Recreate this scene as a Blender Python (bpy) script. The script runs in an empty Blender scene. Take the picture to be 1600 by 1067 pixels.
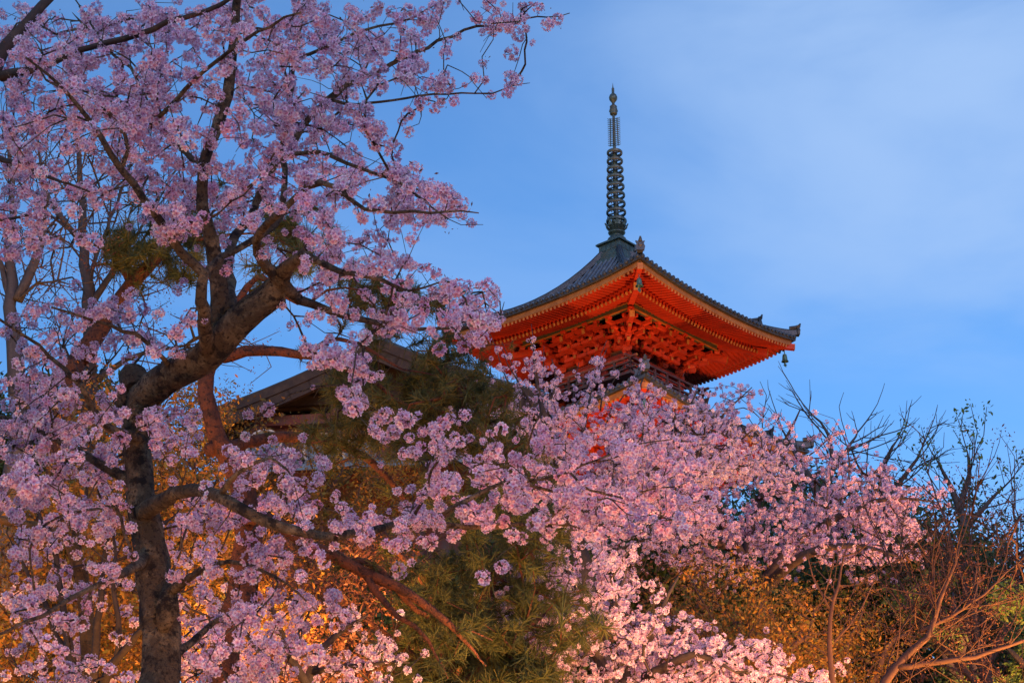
import bpy, math, random
import numpy as np
from mathutils import Vector
random.seed(7); RNG = np.random.default_rng(11)
R_ = math.radians
sc = bpy.context.scene

# ------------------------------------------------------------------ camera
PITCH = R_(23.88); FPX = 2800.0
CAM = np.array([0.0, 0.0, 1.6])
cd = bpy.data.cameras.new('camera'); cam = bpy.data.objects.new('camera', cd)
sc.collection.objects.link(cam)
cam.location = CAM; cam.rotation_euler = (math.pi / 2 + PITCH, 0, 0)
cd.sensor_width = 36; cd.lens = 36 * FPX / 1600
cd.clip_start = 0.1; cd.clip_end = 3000
sc.camera = cam
# ------------------------------------------------------------------ world (dusk sky with thin cloud)
w = bpy.data.worlds.new('World'); sc.world = w; w.use_nodes = True
nt = w.node_tree; N = nt.nodes; L = nt.links
for n in list(N): N.remove(n)
out = N.new('ShaderNodeOutputWorld'); bg = N.new('ShaderNodeBackground')
sky = N.new('ShaderNodeTexSky'); sky.sky_type = 'NISHITA'; sky.sun_disc = False
sky.sun_elevation = R_(4); sky.sun_rotation = R_(200); sky.air_density = 1.0; sky.dust_density = 0.3; sky.ozone_density = 3.0
def wn(t, **k):
    n = N.new(t)
    for a, b in k.items(): setattr(n, a, b)
    return n
tint = wn('ShaderNodeMix', data_type='RGBA', blend_type='MULTIPLY'); tint.inputs[0].default_value = 1
tint.inputs[7].default_value = (2.85, 3.5, 4.5, 1)
L.new(sky.outputs[0], tint.inputs[6])
tc = wn('ShaderNodeTexCoord'); mp = wn('ShaderNodeMapping'); mp.inputs['Scale'].default_value = (1.6, 1.6, 4.2)
mp.inputs['Rotation'].default_value = (0, 0.35, 0)
L.new(tc.outputs['Generated'], mp.inputs[0])
nz = wn('ShaderNodeTexNoise'); nz.inputs['Scale'].default_value = 1.9; nz.inputs['Detail'].default_value = 6; nz.inputs['Roughness'].default_value = .5
nz.inputs['Distortion'].default_value = .35
L.new(mp.outputs[0], nz.inputs['Vector'])
cr = wn('ShaderNodeMapRange'); cr.inputs[1].default_value = .38; cr.inputs[2].default_value = .72; cr.interpolation_type = 'SMOOTHSTEP'
L.new(nz.outputs['Fac'], cr.inputs[0])
# a brighter bank of cloud towards the right of the pagoda
cl = wn('ShaderNodeVectorMath', operation='DOT_PRODUCT')
cdir = Vector((0.36, 1.0, 0.74)).normalized(); cl.inputs[1].default_value = cdir
L.new(tc.outputs['Generated'], cl.inputs[0])
cm = wn('ShaderNodeMapRange'); cm.inputs[1].default_value = .955; cm.inputs[2].default_value = 1.0; cm.interpolation_type = 'SMOOTHSTEP'
cm.inputs[3].default_value = .45; cm.inputs[4].default_value = 1.3
L.new(cl.outputs['Value'], cm.inputs[0])
mu = wn('ShaderNodeMath', operation='MULTIPLY'); L.new(cr.outputs[0], mu.inputs[0]); L.new(cm.outputs[0], mu.inputs[1])
ms = wn('ShaderNodeMath', operation='MULTIPLY'); L.new(mu.outputs[0], ms.inputs[0]); ms.inputs[1].default_value = .62; ms.use_clamp = True
mix = wn('ShaderNodeMix', data_type='RGBA'); L.new(ms.outputs[0], mix.inputs[0]); L.new(tint.outputs[2], mix.inputs[6])
SKY_CLOUD = (4.3, 6.3, 9.8, 1)
mix.inputs[7].default_value = SKY_CLOUD
L.new(mix.outputs[2], bg.inputs[0]); bg.inputs[1].default_value = 0.1
L.new(bg.outputs[0], out.inputs[0])
# ------------------------------------------------------------------ last daylight, very weak
sd = bpy.data.lights.new('sun', 'SUN'); so = bpy.data.objects.new('sun', sd); sc.collection.objects.link(so)
sd.energy = 0.85; sd.angle = R_(25); sd.color = (0.96, 0.74, 1.0); so.rotation_euler = (R_(64), 0, R_(28))
sc.view_settings.view_transform = 'Standard'; sc.view_settings.look = 'None'
sc.view_settings.exposure = 0; sc.view_settings.gamma = 1
sc.cycles.max_bounces = 5; sc.cycles.transmission_bounces = 3; sc.cycles.transparent_max_bounces = 4
sc.cycles.diffuse_bounces = 3; sc.cycles.glossy_bounces = 2

# ------------------------------------------------------------------ helpers
cp, sp_ = math.cos(PITCH), math.sin(PITCH)
def P(px, py, d):
    """world point seen at photo position (px,py) at ground distance d"""
    x = (px - 800) / FPX; v = (533.5 - py) / FPX
    y = cp - v * sp_; z = sp_ + v * cp
    k = d / y
    return CAM + np.array([x * k, d, z * k])
def PP(a):
    a = np.asarray(a, float)
    x = (a[:, 0] - 800) / FPX; v = (533.5 - a[:, 1]) / FPX
    y = cp - v * sp_; z = sp_ + v * cp; k = a[:, 2] / y
    return np.stack([x * k, a[:, 2], z * k], 1) + CAM
def ground(x, y):
    h = .26 * max(y - 4, 0)
    if y > 75: h = .26 * 71 + .10 * (y - 75)
    return h

def tag(o, label=None, cat=None, group=None, kind=None):
    for k, v in (('label', label), ('category', cat), ('group', group), ('kind', kind)):
        if v: o[k] = v
    return o
def empty(name, loc=(0, 0, 0), rz=0, parent=None):
    o = bpy.data.objects.new(name, None); sc.collection.objects.link(o)
    o.location = loc; o.rotation_euler = (0, 0, rz); o.parent = parent; o.empty_display_size = .3
    return o
class MB:
    def __init__(s): s.V = []; s.F = []; s.M = []; s.n = 0; s.C = []
    def add(s, V, F, m=0, C=None):
        V = np.asarray(V, float).reshape(-1, 3)
        if isinstance(F, np.ndarray): F = [F]
        for f in F:
            f = np.asarray(f, int); f = f.reshape(1, -1) if f.ndim == 1 else f
            s.F.append(f + s.n); s.M.append(np.full(len(f), m))
        s.V.append(V); s.n += len(V)
        if C is not None: s.C.append(np.asarray(C, float))
        return s
    def box(s, c, size, m=0, ax=None):
        """c centre, size full, ax 3x3 rows = axes"""
        hx, hy, hz = np.array(size) / 2
        q = np.array([[-1,-1,-1],[1,-1,-1],[1,1,-1],[-1,1,-1],[-1,-1,1],[1,-1,1],[1,1,1],[-1,1,1]], float) * [hx, hy, hz]
        if ax is not None: q = q @ np.asarray(ax)
        return s.add(q + c, np.array([[0,3,2,1],[4,5,6,7],[0,1,5,4],[1,2,6,5],[2,3,7,6],[3,0,4,7]]), m)
    def beam(s, a, b, wd, ht, m=0, up=(0, 0, 1)):
        a = np.array(a, float); b = np.array(b, float); d = b - a; Ln = np.linalg.norm(d); d /= Ln
        sd_ = np.cross(d, up); sd_ /= np.linalg.norm(sd_); u = np.cross(sd_, d)
        return s.box((a + b) / 2, (Ln, wd, ht), m, [d, sd_, u])
    def lathe(s, prof, c=(0, 0, 0), n=20, m=0, ax=None):
        prof = np.array(prof, float); t = np.arange(n) * 2 * math.pi / n
        V = np.stack([np.outer(prof[:, 0], np.cos(t)), np.outer(prof[:, 0], np.sin(t)), np.repeat(prof[:, 1][:, None], n, 1)], 2).reshape(-1, 3)
        if ax is not None: V = V @ np.asarray(ax)
        k = len(prof); F = []
        for i in range(k - 1):
            j = np.arange(n); j2 = (j + 1) % n
            F.append(np.stack([i * n + j, i * n + j2, (i + 1) * n + j2, (i + 1) * n + j], 1))
        return s.add(V + np.array(c), F, m)
    def tube(s, pts, rad, n=8, m=0, rough=0, seed=0):
        V, F = tube(pts, rad, n, rough, seed); return s.add(V, F, m)
    def build(s, name, mats, parent=None, smooth=False):
        V = np.concatenate(s.V); me = bpy.data.meshes.new(name)
        me.vertices.add(len(V)); me.vertices.foreach_set('co', V.astype(np.float32).ravel())
        loops = np.concatenate([f.ravel() for f in s.F]); tot = np.concatenate([np.full(len(f), f.shape[1]) for f in s.F])
        st = np.concatenate([[0], np.cumsum(tot)[:-1]])
        me.loops.add(len(loops)); me.loops.foreach_set('vertex_index', loops.astype(np.int32))
        me.polygons.add(len(tot)); me.polygons.foreach_set('loop_start', st.astype(np.int32))
        mats = mats if isinstance(mats, (list, tuple)) else [mats]
        for mm in mats: me.materials.append(mm)
        me.polygons.foreach_set('material_index', np.concatenate(s.M).astype(np.int32))
        me.polygons.foreach_set('use_smooth', np.full(len(tot), bool(smooth)))
        me.update(calc_edges=True)
        if s.C:
            at = me.color_attributes.new('tone', 'FLOAT_COLOR', 'POINT')
            C = np.concatenate(s.C); C = np.concatenate([C, np.ones((len(C), 1))], 1) if C.shape[1] == 3 else C
            at.data.foreach_set('color', C.astype(np.float32).ravel())
        o = bpy.data.objects.new(name, me); sc.collection.objects.link(o); o.parent = parent
        return o
def norm(v): return v / (np.linalg.norm(v, axis=-1, keepdims=True) + 1e-12)
def tube(pts, rad, n=8, rough=0, seed=0):
    pts = np.asarray(pts, float); rad = np.asarray(rad, float); k = len(pts)
    T = norm(np.gradient(pts, axis=0)); u = np.cross(T[0], [0.3, 0.9, 0.1]); u /= np.linalg.norm(u)
    V = []; t = np.arange(n) * 2 * math.pi / n
    r = np.random.default_rng(seed + k)
    ph = r.uniform(0, 6.28, 6); lump = r.normal(0, 1, (k, n))
    for i in range(k):
        u = u - T[i] * u.dot(T[i]); u /= np.linalg.norm(u); v = np.cross(T[i], u)
        rr = rad[i] * np.ones(n)
        if rough: rr = rr * (1 + rough * (.5 * np.sin(2 * t + ph[0] + i * .31) + .35 * np.sin(3 * t + ph[1] - i * .47) + .35 * np.sin(5 * t + ph[2] + i * .83) + .22 * lump[i]))
        V.append(pts[i] + np.outer(np.cos(t) * rr, u) + np.outer(np.sin(t) * rr, v))
    V.append(pts[:1]); V.append(pts[-1:])
    V = np.concatenate(V); F = []
    j = np.arange(n); j2 = (j + 1) % n
    for i in range(k - 1): F.append(np.stack([i * n + j, i * n + j2, (i + 1) * n + j2, (i + 1) * n + j], 1))
    F.append(np.stack([np.full(n, k * n), j2, j], 1)); F.append(np.stack([np.full(n, k * n + 1), (k - 1) * n + j, (k - 1) * n + j2], 1))
    return V, F
def segs(A, B, ra, rb, n=3):
    """independent tapered prisms, vectorised"""
    A = np.asarray(A); B = np.asarray(B); d = norm(B - A)
    h = np.where(np.abs(d[:, 2:3]) < .9, np.array([[0, 0, 1.]]), np.array([[1., 0, 0]]))
    u = norm(np.cross(d, h)); v = np.cross(d, u)
    t = np.arange(n) * 2 * math.pi / n
    ring = np.cos(t)[None, :, None] * u[:, None] + np.sin(t)[None, :, None] * v[:, None]
    V = np.concatenate([A[:, None] + ring * np.asarray(ra)[:, None, None], B[:, None] + ring * np.asarray(rb)[:, None, None]], 1)
    m = len(A); base = (np.arange(m) * 2 * n)[:, None]; F = []
    for j in range(n):
        F.append(base + np.array([j, (j + 1) % n, n + (j + 1) % n, n + j])[None])
    return V.reshape(-1, 3), [np.concatenate(F)]
def rotm(n, rng=RNG):
    q = norm(rng.normal(size=(n, 4))); a, b, c, d = q.T
    return np.stack([np.stack([1-2*(c*c+d*d), 2*(b*c-a*d), 2*(b*d+a*c)], 1), np.stack([2*(b*c+a*d), 1-2*(b*b+d*d), 2*(c*d-a*b)], 1), np.stack([2*(b*d-a*c), 2*(c*d+a*b), 1-2*(b*b+c*c)], 1)], 1)
def scatter(mb, temps, pos, scale, rng=RNG, cvar=.10, m=0, keep_up=False):
    """temps: list of (V,F,C); writes a copy of one at each pos"""
    pos = np.asarray(pos); n = len(pos)
    if n == 0: return
    pick = rng.integers(0, len(temps), n)
    for k, (V, F, C) in enumerate(temps):
        ix = np.where(pick == k)[0]
        if not len(ix): continue
        if keep_up:
            a = rng.uniform(0, 6.28, len(ix)); z = np.zeros_like(a); o = z + 1
            Rm = np.stack([np.stack([np.cos(a), -np.sin(a), z], 1), np.stack([np.sin(a), np.cos(a), z], 1), np.stack([z, z, o], 1)], 1)
        else: Rm = rotm(len(ix), rng)
        VV = np.einsum('nij,vj->nvi', Rm, V) * scale[ix][:, None, None] + pos[ix][:, None]
        off = (np.arange(len(ix)) * len(V))[:, None, None]
        FF = (F[None] + off).reshape(-1, F.shape[1])
        CC = np.repeat(C[None], len(ix), 0) * (1 + rng.normal(0, cvar, (len(ix), 1, 1)))
        mb.add(VV.reshape(-1, 3), [FF], m, CC.reshape(-1, 3).clip(0, 1))

# ------------------------------------------------------------------ materials
def mat(name, col, rough=.7, noise=None, bump=None, vc=None, trans=0, spec=.3, emit=None, metal=0, sat=None):
    """noise=(scale, colour2, lo, hi) ; bump=(scale,strength,dist)"""
    m = bpy.data.materials.new(name); m.use_nodes = True; t = m.node_tree; n = t.nodes; l = t.links
    b = n['Principled BSDF']; b.inputs['Roughness'].default_value = rough; b.inputs['Metallic'].default_value = metal
    b.inputs['Specular IOR Level'].default_value = spec
    src = None
    if vc:
        a = n.new('ShaderNodeVertexColor'); a.layer_name = 'tone'; src = a.outputs[0]
        mx = n.new('ShaderNodeMix'); mx.data_type = 'RGBA'; mx.blend_type = 'MULTIPLY'; mx.inputs[0].default_value = 1
        l.new(src, mx.inputs[6]); mx.inputs[7].default_value = (*col, 1); src = mx.outputs[2]
    if noise:
        tcx = n.new('ShaderNodeTexCoord'); cur = None
        for i, (sc_, c2, lo, hi) in enumerate(noise if isinstance(noise, list) else [noise]):
            z = n.new('ShaderNodeTexNoise'); z.inputs['Scale'].default_value = sc_; z.inputs['Detail'].default_value = 5; z.inputs['Roughness'].default_value = .65
            l.new(tcx.outputs['Object'], z.inputs['Vector'])
            r = n.new('ShaderNodeMapRange'); r.inputs[1].default_value = lo; r.inputs[2].default_value = hi; l.new(z.outputs['Fac'], r.inputs[0])
            mx = n.new('ShaderNodeMix'); mx.data_type = 'RGBA'; l.new(r.outputs[0], mx.inputs[0])
            if src is not None: l.new(src, mx.inputs[6])
            else: mx.inputs[6].default_value = (*col, 1)
            mx.inputs[7].default_value = (*c2, 1); src = mx.outputs[2]
    if src is not None: l.new(src, b.inputs['Base Color'])
    else: b.inputs['Base Color'].default_value = (*col, 1)
    if bump:
        tcx = n.new('ShaderNodeTexCoord'); z = n.new('ShaderNodeTexNoise'); z.inputs['Scale'].default_value = bump[0]; z.inputs['Detail'].default_value = 6
        z.inputs['Roughness'].default_value = .7
        l.new(tcx.outputs['Object'], z.inputs['Vector'])
        bp = n.new('ShaderNodeBump'); bp.inputs['Strength'].default_value = bump[1]; bp.inputs['Distance'].default_value = bump[2]
        l.new(z.outputs['Fac'], bp.inputs['Height']); l.new(bp.outputs[0], b.inputs['Normal'])
    if emit:
        b.inputs['Emission Color'].default_value = (*emit[0], 1); b.inputs['Emission Strength'].default_value = emit[1]
    if trans:
        tr = n.new('ShaderNodeBsdfTranslucent'); ms_ = n.new('ShaderNodeMixShader'); ms_.inputs[0].default_value = trans
        if src is not None: l.new(src, tr.inputs[0])
        else: tr.inputs[0].default_value = (*col, 1)
        l.new(b.outputs[0], ms_.inputs[1]); l.new(tr.outputs[0], ms_.inputs[2]); l.new(ms_.outputs[0], n['Material Output'].inputs[0])
    return m
M = {}
M['tile'] = mat('roof_tile', (.09, .11, .14), .22, (3, (.17, .195, .22), .45, .7), (14, .25, .02), spec=.8)
M['ridge'] = mat('ridge_tile', (.028, .033, .042), .4, (5, (.06, .068, .08), .45, .7), (20, .3, .02), spec=.5)
M['red'] = mat('vermilion', (.56, .045, .012), .6, [(1.2, (.40, .032, .012), .40, .62), (9, (.30, .05, .03), .52, .72)], (30, .2, .015))
M['redold'] = mat('weathered_vermilion', (.17, .045, .035), .75, (2.5, (.12, .08, .075), .42, .62), (30, .2, .01))
M['gold'] = mat('yellow_ochre_paint', (.42, .16, .035), .5, (3, (.30, .09, .02), .42, .62))
M['goldline'] = mat('ochre_board', (.33, .14, .04), .6, (2.5, (.24, .09, .025), .4, .62))
M['green'] = mat('green_beam_paint', (.05, .065, .045), .6, (4, (.10, .09, .04), .45, .65))
M['white'] = mat('lit_rim_paint', (.6, .5, .42), .8, (3, (.45, .36, .3), .45, .7))  # pale tone for the light on the round tile edges
M['bronze'] = mat('spire_bronze', (.06, .085, .08), .45, [(6, (.12, .16, .13), .45, .65), (2, (.12, .09, .05), .5, .7)], (30, .3, .01), metal=.35, spec=.5)
M['bell'] = mat('bell_verdigris', (.05, .12, .11), .5, (10, (.09, .18, .15), .45, .65), metal=.3)
M['stone'] = mat('podium_stone', (.28, .27, .25), .85, (4, (.18, .17, .16), .4, .7), (12, .4, .03))
M['bark'] = mat('cherry_bark', (.16, .115, .075), .85, [(7, (.36, .27, .17), .48, .6), (11, (.035, .026, .022), .53, .62), (45, (.05, .036, .03), .52, .64)], (38, 1.0, .12))
M['bark2'] = mat('dark_bark', (.055, .038, .034), .85, (8, (.1, .065, .05), .5, .7), (30, .6, .02))
M['barkred'] = mat('pine_bark', (.27, .085, .04), .85, [(9, (.13, .05, .035), .46, .6), (26, (.05, .025, .02), .53, .62)], (30, 1.0, .1))
M['twigbrown'] = mat('bare_twig', (.085, .04, .03), .85, (12, (.14, .065, .04), .5, .7))
M['twiggrey'] = mat('grey_twig', (.07, .055, .055), .85, (12, (.11, .085, .08), .5, .7))
M['petal'] = mat('cherry_petal', (1, 1, 1), .75, None, None, vc=True, trans=.38, spec=.1)
M['leaf'] = mat('leaf', (1, 1, 1), .6, None, None, vc=True, trans=.3, spec=.25)
M['needle'] = mat('pine_needle', (1, 1, 1), .6, None, None, vc=True, trans=.15, spec=.25)
M['soil'] = mat('hill_soil', (.06, .045, .03), .95, [(.8, (.04, .05, .022), .4, .6), (6, (.09, .065, .04), .5, .7)], (5, .6, .1))
M['housing'] = mat('black_metal', (.03, .03, .03), .4, (9, (.05, .05, .05), .4, .7), metal=.5)
M['lampglass'] = mat('lit_glass', (.9, .7, .4), .3, (5, (.9, .6, .3), .4, .8), emit=((1, .55, .2), 6))
M['timber'] = mat('dark_timber', (.045, .025, .018), .7, (6, (.08, .045, .028), .45, .7), (25, .3, .02))
# ------------------------------------------------------------------ ground
mb = MB()
xs = np.concatenate([[-700, -300, -120], np.arange(-80, 81, 4), [120, 300, 700]]); ys = np.concatenate([[-700, -200, -40], np.arange(-16, 121, 4), [160, 260, 500, 900]])
Vg = np.array([[x, y, ground(x, y) + (.25 * math.sin(x * .31 + y * .2) + .2 * math.sin(y * .43 - x * .17)) * (y > 6)] for y in ys for x in xs])
nx = len(xs); ii, jj = np.meshgrid(np.arange(len(ys) - 1), np.arange(nx - 1), indexing='ij'); q = (ii * nx + jj).ravel()
mb.add(Vg, np.stack([q, q + 1, q + nx + 1, q + nx], 1))
tag(mb.build('hillside', M['soil'], smooth=True), kind='structure')

# ------------------------------------------------------------------ pagoda
PX, PY = 4.528, 68.95; PROT = -math.pi / 4 + .051
pag = empty('pagoda', (PX, PY, 18.4), PROT)
tag(pag, 'three-storey vermilion pagoda with grey tiled roofs and tall bronze spire rising above the blossom', 'pagoda')
Z0 = 18.4
def side(k):  # local frame of side k: outward o, along u
    a = k * math.pi / 2; return np.array([math.sin(a), -math.cos(a), 0]), np.array([math.cos(a), math.sin(a), 0])
def roof_z(s, t, zm, H, up):
    q = 1 - s
    return zm + H * (.53 * q + .64 * q ** 3) + up * abs(t) ** 2.4 * s ** 2.5
def make_roof(a, zc, s0, H, top):
    """a half-width at eave; zc height of the corner; s0 where the slope meets the storey above"""
    up = .38; zm = zc - up - Z0
    root = MB()
    ns, ntt = 10, 24
    S = s0 + (1 - s0) * np.linspace(0, 1, ns); T = np.linspace(-1, 1, ntt)
    fz = lambda s, t: roof_z(s, t, zm, H, up)
    for k in range(4):
        o, u = side(k)
        V = np.array([o * s * a + u * t * s * a + np.array([0, 0, fz(s, t)]) for s in S for t in T])
        i2, j2 = np.meshgrid(np.arange(ns - 1), np.arange(ntt - 1), indexing='ij'); q = (i2 * ntt + j2).ravel()
        root.add(V, np.stack([q, q + ntt, q + ntt + 1, q + 1], 1))
        # eave tile thickness and under-board
        V = []
        for t in T: V += [o * a + u * t * a + np.array([0, 0, fz(1, t)]), o * a + u * t * a + np.array([0, 0, fz(1, t) - .13]), o * (a - .12) + u * t * (a - .12) + np.array([0, 0, fz(1, t) - .14])]
        V = np.array(V); q = np.arange(ntt - 1) * 3
        root.add(V, [np.stack([q, q + 1, q + 4, q + 3], 1), np.stack([q + 1, q + 2, q + 5, q + 4], 1)], 1)
        # round tile rows with end discs
        n = int(2 * a / .27)
        for i in range(n):
            x = -a + (i + .5) * 2 * a / n; sa = max(s0, abs(x) / a + .01)
            if sa > .985: continue
            ss = np.linspace(sa, 1.006, 7)
            pts = [o * s * a + u * x + np.array([0, 0, fz(s, x / (s * a)) + .02]) for s in ss]
            root.tube(pts, [.07] * 7, 6)
            e = pts[-1]; ax = np.array([u, np.cross(o, u), o])
            root.lathe([(0.001, .02), (.055, .03), (.085, .015), (.09, -.05)], e + o * .02, 10, 1, ax)
    r = root.build('roof', [M['tile'], M['ridge']], pag, smooth=False)
    # hip ridges, two stepped lengths each with an upturned end tile
    for k in range(4):
        o, u = side(k); d = norm(o + u)
        for (sa, sb, rr) in ((s0 - .05, .80, .145), (.80, 1.015, .115)):
            m = MB(); ss = np.linspace(sa, sb, 12)
            pts = np.array([(o + u) * s * a + np.array([0, 0, fz(min(s, 1.0), 1) + .10 + (s > 1) * .02]) for s in ss])
            lift = np.linspace(0, 1, 12) ** 6 * .12; pts[:, 2] += lift
            perp = np.cross(d, [0, 0, 1])
            for i in range(11):
                a_, b_ = pts[i], pts[i + 1]
                for (ww, hh, dz) in ((rr * 2, .14, -.02), (rr * 1.55, .08, .09)):
                    m.beam(a_ + [0, 0, dz], b_ + (b_ - a_) * .03 + [0, 0, dz], ww, hh)
            m.tube(pts + [0, 0, .16], [rr * .55] * 12, 8)
            rd = m.build('hip_ridge', M['ridge'], r)
            # end ornament: plate with horns and a projecting round tile
            e = pts[-1]; m = MB(); ax = np.array([d, perp, [0, 0, 1]])
            q = rr / .15
            out_ = np.array([(-.20, -.16), (.20, -.16), (.24, .05), (.17, .22), (.24, .36), (.12, .33), (.06, .44), (-.06, .44), (-.12, .33), (-.24, .36), (-.17, .22), (-.24, .05)]) * q
            n_ = len(out_); V = []
            for xx in (-.05, .06): V += [e + d * xx + perp * p[0] + np.array([0, 0, p[1]]) for p in out_]
            F = [np.arange(n_)[None], np.arange(n_, 2 * n_)[::-1][None], np.stack([np.arange(n_), (np.arange(n_) + 1) % n_, n_ + (np.arange(n_) + 1) % n_, n_ + np.arange(n_)], 1)]
            m.add(np.array(V), F)
            hp = [e + np.array([0, 0, .26 * q]) - d * .35, e - d * .08 + [0, 0, .30 * q], e + d * .07 + [0, 0, .40 * q], e + d * .13 + [0, 0, .56 * q]]
            m.tube(hp, [.09, .10, .075, .03], 8)
            m.lathe([(.001, .03), (.06, .03), (.09, .0), (.09, -.03)], e + d * .075 + np.array([0, 0, .12]), 12, 0, np.array([perp, np.cross(d, perp), d]))
            m.build('ridge_end_tile', M['ridge'], r)
    # ochre fascia board under the tiles
    m = MB()
    for k in range(4):
        o, u = side(k); V = []
        for t in T:
            zz = fz(1, t)
            for (dx, dz) in ((-.13, -.145), (-.13, -.36), (-.27, -.36), (-.27, -.145)):
                V.append(o * (a + dx) + u * t * (a + dx) + np.array([0, 0, zz + dz]))
        V = np.array(V); q = np.arange(ntt - 1) * 4
        m.add(V, [np.stack([q + c, q + (c + 1) % 4, q + 4 + (c + 1) % 4, q + 4 + c], 1) for c in range(4)])
    m.build('fascia_board', M['goldline'], r)
    # boarding and two tiers of rafters with ochre ends
    sm = .76; sin_ = .40
    zin = fz(1, 0) + .30      # height of inner end of the rafters
    def zs(s, t, low):        # soffit height
        base = fz(1, t) - .36
        if not low: return base + (1 - s) * a * .14
        b2 = fz(1, t) * 0 + zm - .62 + .55 * abs(t) ** 2.4
        return zm - .36 + up * abs(t) ** 2.4 * (s ** 1.5) - .20 + (sm - s) * a * .38 + .10
    m = MB()
    for k in range(4):
        o, u = side(k)
        for (sa, sb, low) in ((sm - .02, .97, False), (sin_, sm, True)):
            V = np.array([o * s * a + u * t * s * a + np.array([0, 0, zs(s, t, low)]) for s in (sa, (sa + sb) / 2, sb) for t in T])
            i2, j2 = np.meshgrid(np.arange(2), np.arange(ntt - 1), indexing='ij'); q = (i2 * ntt + j2).ravel()
            m.add(V, np.stack([q, q + 1, q + ntt + 1, q + ntt], 1))
        V = []
        for t in T: V += [o * sm * a + u * t * sm * a + np.array([0, 0, zs(sm, t, False)]), o * sm * a + u * t * sm * a + np.array([0, 0, zs(sm, t, True) - .02])]
        q = np.arange(ntt - 1) * 2; m.add(np.array(V), np.stack([q, q + 1, q + 3, q + 2], 1))
    m.build('soffit_boards', M['red'], r)
    for low in (False, True):
        m = MB(); sa0, sb0 = ((sm - .01, .968) if not low else (sin_, sm + .035))
        for k in range(4):
            o, u = side(k); n = int(2 * a / .205)
            for i in range(n):
                x = -a + (i + .5) * 2 * a / n; sa = max(sa0, abs(x) / a + .012)
                if sa > sb0 - .02: continue
                A = o * sa * a + u * x + np.array([0, 0, zs(sa, x / (sa * a), low) - .075])
                B = o * sb0 * a + u * x + np.array([0, 0, zs(sb0, x / (sb0 * a), low) - .075])
                m.beam(A, B, .09, .12)
                dd = norm(B - A); m.beam(B, B + dd * .012, .094, .124, 1)
        m.build('rafters', [M['red'], M['gold']], r)
    # corner hip rafters with metal-capped ends and hanging bells
    for k in range(4):
        o, u = side(k); dg = o + u; d = norm(dg); m = MB()
        A = dg * sin_ * a + [0, 0, zs(sin_, 1, True) - .2]; B = dg * (sm + .07) * a + [0, 0, zs(sm, 1, True) - .16]
        m.beam(A, B, .24, .30); m.beam(B, B + norm(B - A) * .04, .25, .31, 1)
        A2 = dg * (sm - .02) * a + [0, 0, zs(sm, 1, False) - .12]; B2 = dg * .985 * a + [0, 0, zs(.98, 1, False) - .10]
        m.beam(A2, B2, .20, .24); m.beam(B2, B2 + norm(B2 - A2) * .04, .21, .25, 1)
        m.build('corner_rafter', [M['red'], M['gold']], r)
        m = MB(); c = dg * .93 * a + [0, 0, zs(.95, 1, False) - .26]
        m.tube([c, c - [0, 0, .2]], [.02, .02], 6)
        m.lathe([(.03, -.18), (.08, -.20), (.10, -.30), (.115, -.45), (.16, -.52), (.15, -.53), (.02, -.40)], c, 14)
        m.tube([c - [0, 0, .4], c - [0, 0, .62]], [.015, .015], 5); m.box(c - [0, 0, .68], (.11, .11, .02))
        m.box(c - [0, 0, .68], (.02, .14, .14))
        m.build('wind_bell', M['bell'], r, smooth=False)
    return r, zs
def arm_block(m, c, w, h, ax):
    """bearing block: a cube with chamfered foot"""
    V = []
    for (f, z) in ((.66, -h / 2), (1, -h * .1), (1, h / 2)):
        for (x, y) in ((-1, -1), (1, -1), (1, 1), (-1, 1)): V.append(np.array(c) + (np.array([x * w / 2 * f, y * w / 2 * f, z]) @ ax))
    F = [np.array([[3, 2, 1, 0], [8, 9, 10, 11]])]
    for lv in (0, 4):
        for i in range(4): F.append(np.array([[lv + i, lv + (i + 1) % 4, lv + 4 + (i + 1) % 4, lv + 4 + i]]))
    m.add(np.array(V), F)
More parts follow.
